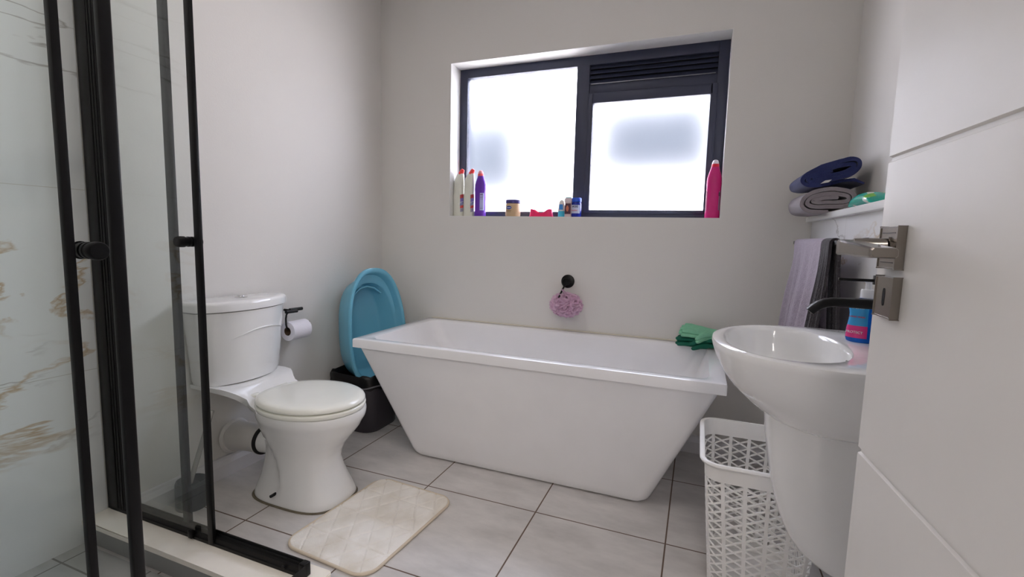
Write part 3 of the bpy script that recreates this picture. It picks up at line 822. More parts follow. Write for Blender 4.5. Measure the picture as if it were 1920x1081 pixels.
p, r_ = on_bottle(230, BZT + .088, off=.0020); text_part('lettering', 'Germ', .012, WHT, sbo, p, r_, (0, 0, 1), .0006)
p, r_ = on_bottle(230, BZT + .064, off=.0022); text_part('lettering', 'HAND WASH', .0055, RED, sbo, p, r_, (0, 0, 1), .0006)
bm = B(); lathe(bm, [(.0155, BZT + .110), (.0155, BZT + .128), (.014, BZT + .131), (.006, BZT + .1315)], SX, SY, 28)
lathe(bm, [(.0068, BZT + .130), (.0068, BZT + .148), (.010, BZT + .149), (.010, BZT + .155), (.008, BZT + .156)], SX, SY, 20)
tube(bm, [(SX, SY, BZT + .152), (SX + .028, SY + .006, BZT + .151), (SX + .034, SY + .007, BZT + .146)], .0042, 10)
obj('pump', bm, mat('white_pump', srgb(226, 228, 232), .3), sb)

# tube of paste on the basin
tb = thing('toothpaste_tube', 'white tube with green print standing on its cap behind the soap bottle', 'tube', (.437, 1.50, BZT))
bm = B(); loft(bm, [[Vector((.437 + x, 1.50 + y, z)) for x, y in sup(0, 0, a, b, 2.2, 24)] for z, a, b in ((BZT + .018, .016, .016), (BZT + .022, .019, .018), (BZT + .08, .021, .010), (BZT + .140, .022, .0015), (BZT + .150, .022, .0012))])
tbo = obj('tube_body', bm, mat('tube_white', srgb(226, 222, 214), .4), tb, 50)
bm = B(); lathe(bm, [(.013, BZT), (.013, BZT + .018)], .437, 1.50, 20); obj('cap', bm, mat('green_cap', srgb(40, 110, 60), .4), tb)
bm = B(); loft(bm, [[Vector((.437 + x, 1.50 + y, z)) for x, y in sup(0, 0, a, b, 2.2, 24)] for z, a, b in ((BZT + .098, .0219, .0089), (BZT + .118, .0224, .0066))]); obj('green_band', bm, mat('green_print', srgb(92, 150, 60), .5), tbo)

# ================================================================ TOWELS ON THE SHELF
def ribbon(bm, pts, th, y0, y1, ny=6, wob=.002, seed=0):
    """a folded cloth: centre line in (x,z), thickness th, extruded along y"""
    n = len(pts); L = []; R = []
    for i, p in enumerate(pts):
        a = pts[max(i - 1, 0)]; b = pts[min(i + 1, n - 1)]
        d = Vector((b[0] - a[0], b[1] - a[1])).normalized(); nv = Vector((-d.y, d.x))
        h = th / 2 * (.6 if i in (0, n - 1) else 1)
        L.append((p[0] + nv.x * h, p[1] + nv.y * h)); R.append((p[0] - nv.x * h, p[1] - nv.y * h))
    loop = L + R[::-1]
    grid = []
    for j in range(ny + 1):
        y = y0 + (y1 - y0) * j / ny; sh = 1.0
        grid.append([bm.verts.new((x + wob * noise.noise(Vector((x * 30, y * 14 + seed, z * 30))), y + wob * 2.0 * noise.noise(Vector((x * 22 + seed, z * 40, 3))), z + wob * noise.noise(Vector((z * 30, y * 14, x * 30 + seed))))) for x, z in loop])
    for a, b in zip(grid, grid[1:]): bridge(bm, a, b)
    m_ = len(loop)
    for g in (grid[0], grid[-1]):
        for i in range(n - 1):
            bm.faces.new((g[i], g[i + 1], g[m_ - 2 - i], g[m_ - 1 - i]))
def racetrack(turns, L, H, step, x0, z0, n=22):
    """spiral of flattened loops, from outside in; returns (x,z) points"""
    pts = []
    tot = int(turns * 2 * n)
    for i in range(tot + 1):
        t = i / n            # half turns
        off = step * t / 2
        h = max(H / 2 - off, step * .35); hl = max(L / 2 - off * 1.1, h)
        ang = -pi / 2 - pi * t   # start at the bottom, go round by the left end
        c, s = cos(ang), sin(ang)
        e = 2 / 3.2
        pts.append((x0 + hl * math.copysign(abs(c) ** .75, c), z0 + h * math.copysign(abs(s) ** .9, s)))
    return pts
SZ = 1.226
GREYT = mat('grey_terry', srgb(150, 142, 146), .95, bump=.9, bscale=420, sheen=.3, var=.06, vscale=60)
NAVYT = mat('navy_terry', srgb(36, 46, 100), .95, bump=.9, bscale=420, sheen=.3, var=.08, vscale=60)
def bend(pts, f): return [f(x, z) for x, z in pts]
def droop(x, z):
    k = max(0, (.452 - x)) ; return (x, z - .16 * k + .0)
tw = thing('folded_grey_towel', 'thick folded grey towel at the bottom of the pair on the white shelf', 'towel', (.46, 2.3, SZ))
pts = bend(racetrack(2.6, .192, .094, .0172, .458, SZ + .052), droop)
bm = B(); ribbon(bm, pts, .0145, 2.20, 2.47, 8, .003, 1.3); obj('towel_fold', bm, GREYT, tw, 55)
bm = B(); ribbon(bm, [(.53, SZ + .012), (.555, SZ + .018), (.575, SZ + .030)], .012, 2.21, 2.45, 4, .003, 4.); obj('towel_flap', bm, GREYT, tw, 55)
nv = thing('folded_navy_towel', 'folded navy blue towel lying on top of the grey towel', 'towel', (.46, 2.3, SZ + .1))
def tear(x, z):
    u = (x - .360) / .20; zz = z - (SZ + .155)
    return (x, SZ + .152 + zz * (.70 + .42 * u) + (-.026 + .058 * u) - .02 * max(0, -.1 - u * .5))
pts = bend(racetrack(2.5, .205, .094, .0175, .462, SZ + .155), tear)
bm = B(); ribbon(bm, pts, .0155, 2.215, 2.47, 8, .003, 7.7)
obj('towel_fold', bm, NAVYT, nv, 55)
bm = B(); ribbon(bm, [(.40, SZ + .107), (.46, SZ + .112), (.50, SZ + .125), (.54, SZ + .128), (.575, SZ + .112)], .012, 2.235, 2.46, 4, .003, 9.); obj('towel_flap', bm, NAVYT, nv, 55)
bm = B(); loft(bm, [[Vector((.425, 2.209, SZ + .112)), Vector((.452, 2.209, SZ + .117)), Vector((.462, 2.209, SZ + .127)), Vector((.440, 2.209, SZ + .124))], [Vector((.425, 2.216, SZ + .112)), Vector((.452, 2.216, SZ + .117)), Vector((.462, 2.216, SZ + .127)), Vector((.440, 2.216, SZ + .124))]])
obj('care_label', bm, mat('label_white', srgb(225, 222, 218), .6), nv)
# teal wipes pack
wk = thing('wipes_pack', 'small teal and green wipes packet on the white shelf beside the towels', 'packet', (.50, 1.84, SZ))
bm = B(); rings = []
for t in (-1, -.97, -.85, -.6, -.3, 0, .3, .6, .85, .97, 1):
    k = (1 - abs(t) ** 3.0); y = 1.84 + .105 * t; h = .003 + .0175 * k ** .7
    rings.append([Vector((.497 + x * (.036 + .006 * k), y, SZ + .0015 + h + z * h * .98 + .0015 * sin(x * 5 + t * 7))) for x, z in sup(0, 0, 1, 1, 2.4, 28)])
loft(bm, rings)
m, nt, b = new_mat('wipes_print'); b.inputs['Roughness'].default_value = .25
tc = N(nt, 'ShaderNodeTexCoord'); n = N(nt, 'ShaderNodeTexVoronoi'); n.inputs['Scale'].default_value = 34; nt.links.new(tc.outputs['Object'], n.inputs['Vector'])
sp = N(nt, 'ShaderNodeSeparateColor'); nt.links.new(n.outputs['Color'], sp.inputs[0])
cr = N(nt, 'ShaderNodeValToRGB'); cr.color_ramp.interpolation = 'CONSTANT'; e = cr.color_ramp.elements
e[0].color = srgb(0, 168, 150); e[1].position = .62; e[1].color = srgb(110, 190, 70); x = e.new(.84); x.color = srgb(225, 236, 225)
nt.links.new(sp.outputs[0], cr.inputs[0]); nt.links.new(cr.outputs[0], b.inputs['Base Color'])
obj('pack_body', bm, m, wk, 60)
bm = B(); loft(bm, [at([(.497 + x, 1.85 + y) for x, y in sup(0, 0, .018, .030, 3, 24)], SZ + z) for z in (.034, .0415)]); obj('lid_flap', bm, mat('lid_white', srgb(225, 232, 228), .4), wk)

# ================================================================ TOWEL RAIL + HAND TOWEL
RLX, RLZ = .402, 1.107
rg = thing('towel_rail', 'slim square black towel rail on the tiled half wall', 'towel rail', (XH, 2.15, RLZ))
bm = B(); box(bm, RLX - .006, RLX + .006, 1.76, 2.50, RLZ - .007, RLZ + .007, .0012); obj('rail_bar', bm, BLACKM, rg)
for y in (1.775, 2.46):
    bm = B(); box(bm, RLX + .004, XH - .008, y - .007, y + .007, RLZ - .007, RLZ + .007, .001); box(bm, XH - .009, XH, y - .018, y + .018, RLZ - .018, RLZ + .018, .0015); obj('wall_bracket', bm, BLACKM, rg)
hn = thing('hand_towel', 'long lilac grey hand towel draped over the black rail', 'towel', (RLX, 2.15, RLZ))
def drape(root, cloth, ya, yb, zf, zb, near, far, amp):
    bm = B(); cl = []
    for z in [zf + (1.10 - zf) * i / 22 for i in range(23)]: cl.append((RLX - .0135 - .028 * (1 - smoothstep(zf, 1.10, z)), z))
    for k in range(1, 8):
        a = pi - pi * k / 8; cl.append((RLX + .0135 * cos(a), 1.105 + .0135 * sin(a)))
    for z in [1.10 - (1.10 - zb) * i / 18 for i in range(19)]: cl.append((RLX + .0135 + .022 * (1 - smoothstep(zb, 1.10, z)), z))
    ncl = len(cl); NY = 44; gr = {}
    for j in range(NY + 1):
        for i, (x, z) in enumerate(cl):
            d = (1.105 - z)
            y0 = ya + (near * d if i < 26 else .02 * d); y1 = yb - far * d
            v = j / NY; y = y0 + (y1 - y0) * v
            front = i < 24
            fold = amp * .010 * min(1, d * 5) * sin(v * 17 + z * 2.2) + amp * .006 * min(1, d * 4) * sin(v * 41 + z * 5)
            if d < 0: fold = 0
            xo = fold * (1 if front else .7)
            a = cl[max(i - 1, 0)]; b_2 = cl[min(i + 1, ncl - 1)]; dd = Vector((b_2[0] - a[0], b_2[1] - a[1])).normalized(); nv2 = Vector((-dd.y, dd.x))
            for l, s in ((0, .5), (1, -.5)):
                gr[l, j, i] = bm.verts.new((x + xo + nv2.x * .009 * s, y, z + nv2.y * .009 * s))
    for j in range(NY):
        for i in range(ncl - 1):
            bm.faces.new((gr[0, j, i], gr[0, j + 1, i], gr[0, j + 1, i + 1], gr[0, j, i + 1])); bm.faces.new((gr[1, j, i], gr[1, j, i + 1], gr[1, j + 1, i + 1], gr[1, j + 1, i]))
    for i in range(ncl - 1):
        for j in (0, NY): bm.faces.new((gr[0, j, i], gr[0, j, i + 1], gr[1, j, i + 1], gr[1, j, i]))
    for j in range(NY):
        for i in (0, ncl - 1): bm.faces.new((gr[0, j, i], gr[1, j, i], gr[1, j + 1, i], gr[0, j + 1, i]))
    obj('towel_cloth', bm, cloth, root, 60)
drape(hn, mat('lilac_terry', srgb(172, 160, 174), .95, bump=1.0, bscale=260, sheen=.3, var=.10, vscale=90), 1.905, 2.40, .66, .74, .10, .02, 1.)
dk = thing('hand_towel', 'dark charcoal hand towel hanging in narrow folds beside the lilac one', 'towel', (RLX, 1.85, RLZ))
drape(dk, mat('charcoal_terry', srgb(62, 58, 62), .95, bump=1.0, bscale=260, sheen=.2, var=.10, vscale=90), 1.795, 1.895, .64, .68, .02, -.06, .5)

# ================================================================ WALL TAP + BATH PUFF
TX, TZ = -.677, .861
wt = thing('wall_tap', 'black round wall tap with a slim lever above the bathtub', 'tap', (TX, YB, TZ))
bm = B(); tube(bm, [(TX, YB, TZ), (TX, YB - .007, TZ), (TX, YB - .009, TZ)], [.0375, .0375, .035], 48); obj('wall_plate', bm, BLACKM, wt)
bm = B(); tube(bm, [(TX - .002, YB - .008, TZ), (TX - .002, YB - .042, TZ), (TX - .002, YB - .045, TZ)], [.0215, .0215, .019], 36); obj('tap_body', bm, BLACKM, wt)
bm = B(); tube(bm, [(TX - .006, YB - .036, TZ - .014), (TX - .012, YB - .075, TZ - .045), (TX - .018, YB - .115, TZ - .080)], .0048, 14); obj('tap_lever', bm, BLACKM, wt)
pf = thing('bath_puff', 'pale pink mesh bath puff hanging from the black wall tap', 'bath puff', (-.665, 2.52, .74))
random.seed(5)
PC = Vector((-.662, 2.522, .738)); bm = B()
for q in range(64):
    ax = Vector((random.gauss(0, 1), random.gauss(0, 1), random.gauss(0, 1))).normalized(); u, v, _ = frame_of(ax)
    nseg, nr = 40, 4; ph = random.random() * 6; fr = random.choice((5, 6, 7, 8)); sc = random.uniform(.80, 1.05)
    sq = Vector((1.15, .72, .86)); prev = None
    for i in range(nr + 1):
        t = i / nr; rw = []
        for k in range(nseg):
            a = 2 * pi * k / nseg
            d = (ax * (1.0 - .35 * t) + (u * cos(a) + v * sin(a)) * (.08 + .40 * t * (1 + .42 * sin(fr * a + ph))) + ax * .16 * t * cos(fr * a + ph * 1.7)).normalized()
            R = .078 * sc * (.45 + .55 * t ** .6) * (1 + .07 * sin(fr * 2 * a + ph))
            rw.append(bm.verts.new(PC + Vector((d.x * sq.x, d.y * sq.y, d.z * sq.z)) * R))
        if prev: bridge(bm, prev, rw)
        prev = rw
m, nt, b = new_mat('puff_mesh')
b.inputs['Base Color'].default_value = srgb(238, 208, 228); b.inputs['Roughness'].default_value = .7
out = nt.nodes['Material Output']; tl = N(nt, 'ShaderNodeBsdfTranslucent'); tl.inputs[0].default_value = srgb(230, 190, 216)
mx = N(nt, 'ShaderNodeMixShader'); mx.inputs[0].default_value = .35; nt.links.new(b.outputs[0], mx.inputs[1]); nt.links.new(tl.outputs[0], mx.inputs[2])
tr = N(nt, 'ShaderNodeBsdfTransparent'); mx2 = N(nt, 'ShaderNodeMixShader'); mx2.inputs[0].default_value = .12
nt.links.new(mx.outputs[0], mx2.inputs[1]); nt.links.new(tr.outputs[0], mx2.inputs[2]); nt.links.new(mx2.outputs[0], out.inputs[0])
obj('puff_ruffles', bm, m, pf, 0, fix=False)
bm = B(); tube(bm, [(PC.x - .006, 2.525, .79), (TX - .013, YB - .084, TZ - .040), (TX - .010, YB - .078, TZ - .040), (PC.x - .001, 2.53, .80)], .0028, 8); obj('cord', bm, mat('pink_cord', srgb(205, 165, 195), .7), pf)

# ================================================================ GLOVES
def capsule_pts(bm, pts, radii, flat=1., n=12):
    pts = [Vector(p) for p in pts]; rings = []
    P2 = [pts[0] - (pts[1] - pts[0]).normalized() * radii[0] * .9, pts[0] - (pts[1] - pts[0]).normalized() * radii[0] * .55] + pts + [pts[-1] + (pts[-1] - pts[-2]).normalized() * radii[-1] * .55, pts[-1] + (pts[-1] - pts[-2]).normalized() * radii[-1] * .9]
    R2 = [radii[0] * .3, radii[0] * .8] + list(radii) + [radii[-1] * .8, radii[-1] * .3]
    for i, p in enumerate(P2):
        d = (P2[min(i + 1, len(P2) - 1)] - P2[max(i - 1, 0)]).normalized()
        side = Vector((0, 0, 1)).cross(d).normalized(); u2 = d.cross(side)
        rings.append([p + side * cos(2 * pi * k / n) * R2[i] + u2 * sin(2 * pi * k / n) * R2[i] * flat for k in range(n)])
    loft(bm, rings)
def glove(name, label, m, origin, rot, tilt, mirror=1, sc=1.0, group=None, wave=0., roll=0.):
    """hand lying flat, fingers along local +x, thumb on local +y side"""
    bm = B(); Z = .011
    capsule_pts(bm, [(-.11, 0, Z), (-.07, 0, Z), (-.03, .002, Z), (.0, .002, Z), (.03, .0, Z)], [.036, .034, .036, .043, .040], .30, 20)
    for y0, y1, l, r in ((.030, .036, .068, .0105), (.011, .013, .078, .0112), (-.010, -.011, .073, .0110), (-.029, -.035, .058, .0100)):
        capsule_pts(bm, [(.02, y0, Z), (.02 + l * .45, (y0 + y1) / 2, Z + .002), (.02 + l * .86, y1, Z - .001)], [r * 1.05, r, r * .9], .80, 12)
    capsule_pts(bm, [(-.035, .022, Z), (-.012, .048, Z + .001), (.002, .068, Z), (.012, .082, Z - .002)], [.019, .015, .0125, .011], .75, 12)
    o = Vector(origin); cr_, sr_ = cos(rot), sin(rot)
    for v in bm.verts:
        p = v.co * sc; p.y *= mirror
        p.z += tilt * p.x * -1 - roll * p.y * mirror + roll * .045 + wave * sin(p.x * 40) + .0015 * noise.noise(p * 60)
        v.co = Vector((o.x + p.x * cr_ - p.y * sr_, o.y + p.x * sr_ + p.y * cr_, o.z + p.z))
    bmesh.ops.recalc_face_normals(bm, faces=bm.faces[:])
    g = solo(name, bm, m, label, 'glove', origin, group, 0)
    rm = g.modifiers.new('remesh', 'REMESH'); rm.mode = 'VOXEL'; rm.voxel_size = .0022; rm.use_smooth_shade = True
    sm = g.modifiers.new('smooth', 'SMOOTH'); sm.factor = .6; sm.iterations = 4
    return g
GL = mat('mint_rubber_glove', srgb(140, 210, 172), .8, bump=.7, bscale=500, var=.05, vscale=80)
GD = mat('green_rubber_glove', srgb(12, 104, 82), .7, bump=.5, bscale=500, var=.05, vscale=80)
glove('cleaning_glove', 'dark green glove lying flat on the bathtub rim, lowest of the pile', GD, (.018, 2.480, .586), radians(178), .00, 1, 1.06, roll=.06)
glove('cleaning_glove', 'dark green glove second from the bottom, fingers bent up at the wall', GD, (.014, 2.495, .606), radians(172), .03, 1, 1.02, wave=.002, roll=.16)
glove('cleaning_glove', 'mint green glove lying under the topmost glove of the pile', GL, (.022, 2.500, .622), radians(186), -.09, 1, 1.0, roll=.26)
glove('cleaning_glove', 'mint green glove on top of the glove pile', GL, (.030, 2.506, .637), radians(178), -.10, 1, 1.0, roll=.34)

# ================================================================ THINGS ON THE WINDOW SILL
SLZ = WZ0 + .004
def bottle(name, label, cx, cy_, m, prof, sx=1., sy=.6, group=None):
    t = thing(name, label, 'bottle', (cx, cy_, SLZ), group)
    bm = B(); lathe(bm, [(r, SLZ + z) for r, z in prof], cx, cy_, 36, sx, sy); o = obj('bottle_body', bm, m, t, 50); return t, o
WBOT = mat('white_bottle', srgb(226, 226, 214), .35, sss=.1)
def white_bottle(cx, cy_, label):
    t = thing('cleaner_bottle', label, 'bottle', (cx, cy_, SLZ))
    bm = B(); rings = []
    for z, a, b_2, dx in ((0, .031, .020, 0), (.004, .034, .022, 0), (.05, .033, .021, .001), (.13, .034, .022, .000), (.136, .031, .021, .001), (.142, .032, .021, .001), (.20, .031, .021, .003), (.225, .029, .020, .005), (.245, .024, .018, .010), (.257, .018, .015, .014)):
        rings.append(at(sup(cx + dx - .002, cy_, a, b_2, 2.6, 36), SLZ + z))
    loft(bm, rings); o = obj('bottle_body', bm, WBOT, t, 50)
    bm = B(); tube(bm, [(cx + .010, cy_, SLZ + .250), (cx + .014, cy_, SLZ + .262), (cx + .022, cy_, SLZ + .276), (cx + .027, cy_, SLZ + .283)], [.0165, .0155, .0125, .009], 20); obj('cap', bm, mat('red_cap', srgb(232, 62, 62), .4), t)
    for k, (z0, z1, c, a0, a1) in enumerate(((.100, .122, srgb(180, 60, 66), 288, 335), (.078, .100, srgb(120, 110, 180), 290, 335), (.058, .074, srgb(70, 84, 150), 288, 335), (.040, .056, srgb(206, 70, 66), 290, 335), (.018, .038, srgb(150, 150, 170), 292, 335))):
        bm = B(); fr, bk = [], []; nn_ = 8
        for q in range(nn_ + 1):
            tt = radians(a0 + 10 + (a1 + 8 - a0) * q / nn_); cc_, ss_ = cos(tt), sin(tt); e_ = 2 / 2.6
            for lst, g_ in ((fr, 1.026), (bk, .99)):
                lst.append((cx - .001 + .0335 * g_ * math.copysign(abs(cc_) ** e_, cc_), cy_ + .0218 * g_ * math.copysign(abs(ss_) ** e_, ss_)))
        loop_ = fr + bk[::-1]
        loft(bm, [[Vector((x, y, SLZ + z0 + (x - cx) * .35)) for x, y in loop_], [Vector((x, y, SLZ + z1 + (x - cx) * .35)) for x, y in loop_]])
        obj('label', bm, mat('wlabel_%d' % k, c, .5), o)
    p = Vector((cx + .0235, cy_ - .0205, SLZ + .074)); text_part('lettering', 'CLEAN', .0105, WHT, o, p, (.86, .50, 0), (0, 0, 1), .0006)
    return t
white_bottle(-1.402, 2.655, 'white cleaner bottle with a red cap, standing against the window reveal')
white_bottle(-1.334, 2.660, 'white cleaner bottle with a red cap, between its twin and the purple bottle')
def squeeze(name, label, cx, cy_, m, capm, tipm, H=.28):
    t = thing(name, label, 'bottle', (cx, cy_, SLZ)); s = H / .28
    bm = B(); rings = []
    for z, a, b_2, e, dx in ((0, .033, .022, 2.6, 0), (.003, .0355, .024, 2.6, 0), (.030, .0355, .024, 2.6, 0), (.033, .034, .0225, 2.6, 0), (.15, .0345, .0225, 2.6, 0), (.165, .0355, .0235, 2.5, .0), (.195, .034, .022, 2.4, .0), (.215, .029, .020, 2.3, .0), (.238, .021, .0175, 2.1, -.0), (.248, .0195, .0165, 2, 0)):
        rings.append(at(sup(cx + dx, cy_, a, b_2, e, 36), SLZ + z * s))
    loft(bm, rings); o = obj('bottle_body', bm, m, t, 50)
    bm = B(); lathe(bm, [(.0185, SLZ + .246 * s), (.0185, SLZ + .258 * s), (.016, SLZ + .2615 * s)], cx, cy_, 28); obj('cap_ring', bm, capm, t)
    bm = B(); lathe(bm, [(.0165, SLZ + .258 * s), (.0160, SLZ + .268 * s), (.012, SLZ + .277 * s), (.006, SLZ + .281 * s)], cx, cy_, 28); obj('cap', bm, tipm, t)
    return t, o
PUR = mat('purple_bottle', srgb(104, 46, 172), .3); MAG = mat('magenta_bottle', srgb(206, 28, 120), .3)
t, o = squeeze('cleaner_bottle', 'purple squeeze bottle with a pink cap beside the white bottles', -1.262, 2.668, PUR, mat('coral_ring', srgb(236, 92, 96), .4), mat('pink_tip', srgb(236, 160, 164), .4), .275)
bm = B(); box(bm, -1.256, -1.2305, 2.6445, 2.650, SLZ + .036, SLZ + .140, .001); lb = obj('label', bm, mat('lilac_label', srgb(190, 190, 232), .5), o)
for k, (z, h, wd) in enumerate(((.127, .006, .018), (.116, .002, .02), (.111, .002, .019), (.103, .002, .02), (.060, .001, .02), (.047, .004, .019))):
    obj('label_print', box(B(), -1.2535, -1.2535 + wd, 2.6440, 2.6446, SLZ + z, SLZ + z + h), mat('grey_print', srgb(128, 110, 170), .5), lb)
bm = B(); tube(bm, [(-1.250, 2.652, SLZ + .152), (-1.250, 2.6465, SLZ + .160), (-1.250, 2.652, SLZ + .170)], .004, 8); obj('grip_ridge', bm, PUR, o)
t, o = squeeze('cleaner_bottle', 'magenta squeeze bottle with a white tip on the sill by the window frame', .048, 2.652, MAG, mat('red_ring', srgb(226, 30, 60), .4), mat('pale_tip', srgb(226, 214, 224), .4), .290)
bm = B(); box(bm, .064, .078, 2.6345, 2.640, SLZ + .040, SLZ + .135, .001); lb = obj('label', bm, mat('grey_label', srgb(140, 128, 150), .5), o)
for bb_ in ((.066, .077, .110, .128), (.066, .072, .044, .056)): obj('label_print', box(B(), bb_[0], bb_[1], 2.6335, 2.6346, SLZ + bb_[2], SLZ + bb_[3]), mat('dark_print', srgb(60, 44, 60), .5), lb)
bm = B(); box(bm, .0145, .020, 2.636, 2.645, SLZ + .040, SLZ + .135, .001); obj('label', bm, mat('pink_label', srgb(236, 150, 190), .5), o)

# petroleum jelly jar
jr = thing('cream_jar', 'tan jar with a dark violet lid and blue oval badge on the window sill', 'jar', (-1.038, 2.645, SLZ))
pj = [(.040, SLZ), (.0435, SLZ + .004), (.0445, SLZ + .03), (.0445, SLZ + .066), (.042, SLZ + .074), (.040, SLZ + .076)]
bm = B(); lathe(bm, pj, -1.038, 2.645, 40); jo = obj('jar_body', bm, mat('tan_jar', srgb(206, 176, 138), .35), jr, 50)
bm = B(); lathe(bm, [(.043, SLZ + .0765), (.044, SLZ + .079), (.044, SLZ + .094), (.041, SLZ + .097)], -1.038, 2.645, 40); obj('lid', bm, mat('violet_lid', srgb(72, 62, 128), .4), jr)
def jp(ang, z, off=.0006, R=.0447, cx=-1.038, cyy=2.645):
    a = radians(ang); return Vector((cx + (R + off) * cos(a), cyy + (R + off) * sin(a), SLZ + z)), Vector((-sin(a), cos(a), 0))
p, r_ = jp(259, .050); bm = B()
n_ = r_.cross(Vector((0, 0, 1)))
loft(bm, [[p + r_ * x + Vector((0, 0, z)) + n_ * o_ for x, z in sup(0, 0, .0165, .0095, 2.2, 28)] for o_ in (-.003, .0016)]); bdg = obj('badge', bm, mat('badge_blue', srgb(24, 62, 150), .4), jo)
text_part('lettering', 'Vaseline', .0088, WHT, jo, p + n_ * .0018, r_, (0, 0, 1), .0004)
p, r_ = jp(259, .034); n_ = r_.cross(Vector((0, 0, 1))); text_part('lettering', 'Cocoa Butter', .0062, mat('brown_print', srgb(90, 60, 44), .5), jo, p + n_ * .0016, r_, (0, 0, 1), .0004)
p, r_ = jp(259, .026); n_ = r_.cross(Vector((0, 0, 1))); text_part('lettering', 'petroleum jelly', .0045, MATS['brown_print'], jo, p + n_ * .0016, r_, (0, 0, 1), .0004)

# pink soap dish with a dipped front
bm = B(); rings = []
def dish(sc, base_z, top, y_in=0.):
    pts = []
    for x, y in sup(-.862, 2.645, .068 * sc, .030 * sc, 3.2, 64):
        u = (x + .862) / .068
        pts.append(Vector((x, y, base_z if not top else SLZ + .021 + .022 * smoothstep(.15, .78, abs(u)) + base_z)))
    return pts
rings = [dish(1.04, SLZ, False), dish(1.03, SLZ + .003, False), dish(.99, SLZ + .012, False), dish(.94, 0, True), dish(.90, .001, True), dish(.86, 0, True), dish(.84, SLZ + .010, False), dish(.3, SLZ + .009, False)]
bm = B(); loft(bm, rings)
solo('soap_dish', bm, mat('hot_pink', srgb(242, 36, 104), .3), 'hot pink plastic soap dish with a dipped rim on the window sill', 'soap dish', (-.862, 2.645, SLZ), None, 50)

# roll-on deodorants and blue balm jar
dd_ = thing('deodorant', 'small roll-on deodorant with a pale pointed cap and turquoise base', 'deodorant', (-.741, 2.64, SLZ))
bm = B(); lathe(bm, [(.0185, SLZ), (.0195, SLZ + .003), (.020, SLZ + .033)], -.741, 2.64, 28, 1, .75); obj('base', bm, mat('turquoise', srgb(64, 184, 214), .35), dd_)
bm = B(); lathe(bm, [(.0198, SLZ + .033), (.0195, SLZ + .05), (.017, SLZ + .072), (.0125, SLZ + .088), (.006, SLZ + .095), (.002, SLZ + .096)], -.741, 2.64, 28, 1, .75); dco = obj('cap', bm, mat('pale_cap', srgb(218, 212, 206), .35), dd_)
bm = wrap_patch([(.0198, SLZ + .033), (.0195, SLZ + .05), (.017, SLZ + .072)], -.741, 2.64, 1, .75, 238, 305, SLZ + .040, SLZ + .070, .0007, 8, 4)
obj('label', bm, mat('label_blue', srgb(60, 140, 216), .4), dco)
d2 = thing('deodorant', 'square-shouldered deodorant bottle with a white cap and picture label, beside the blue jar', 'deodorant', (-.699, 2.63, SLZ))
bm = B(); loft(bm, [at(rrect(-.7185, -.6795, 2.618, 2.642, .008), SLZ + z) for z in (0, .079)]); d2o = obj('bottle_body', bm, mat('dusty_pink', srgb(214, 190, 190), .4), d2)
bm = B(); loft(bm, [at(rrect(-.7205, -.6775, 2.616, 2.644, .009), SLZ + z) for z in (.079, .100)] + [at(rrect(-.7185, -.6795, 2.618, 2.642, .008), SLZ + .104)]); obj('cap', bm, mat('pinkish_cap', srgb(222, 204, 208), .4), d2)
bm = B(); loft(bm, [at(rrect(-.716, -.682, 2.620, 2.640, .008), SLZ + z) for z in (.104, .110)]); obj('cap_top', bm, mat('aqua_top', srgb(150, 214, 226), .4), d2)
bm = B(); box(bm, -.7155, -.6825, 2.6165, 2.6185, SLZ + .016, SLZ + .074); lb = obj('label', bm, mat('plum_label', srgb(86, 52, 70), .4), d2o)
bm = B(); loft(bm, [[Vector((-.701 + x, y, SLZ + .046 + z)) for x, z in sup(0, 0, .008, .017, 1.6, 20)] for y in (2.6155, 2.6170)]); obj('label_print', bm, mat('copper_print', srgb(206, 120, 92), .4), lb)
vj = thing('balm_jar', 'dark blue balm jar with a blue screw lid and white label', 'jar', (-.656, 2.642, SLZ))
pv = [(.024, SLZ), (.027, SLZ + .003), (.028, SLZ + .01), (.028, SLZ + .074), (.025, SLZ + .080), (.0245, SLZ + .082)]
bm = B(); lathe(bm, pv, -.656, 2.642, 36); vo = obj('jar_body', bm, mat('cobalt_jar', srgb(20, 40, 150), .2), vj, 50)
bm = B(); lathe(bm, [(.0265, SLZ + .083), (.0272, SLZ + .085), (.0272, SLZ + .103), (.025, SLZ + .106)], -.656, 2.642, 36); obj('lid', bm, mat('blue_lid', srgb(30, 84, 200), .3), vj)
lb = obj('label', wrap_patch(pv, -.656, 2.642, 1, 1, 215, 325, SLZ + .020, SLZ + .066, .0006), mat('jar_label', srgb(196, 204, 226), .5), vo)
p, r_ = jp(268, .056, .0015, .028, -.656, 2.642); text_part('lettering', 'VICKS', .013, mat('navy_print', srgb(24, 30, 80), .5), lb, p, r_, (0, 0, 1), .0005, bold=.0003)
p, r_ = jp(262, .036, .0015, .028, -.656, 2.642); text_part('lettering', 'VapoRub', .0095, RED, lb, p, r_, (0, 0, 1), .0005)

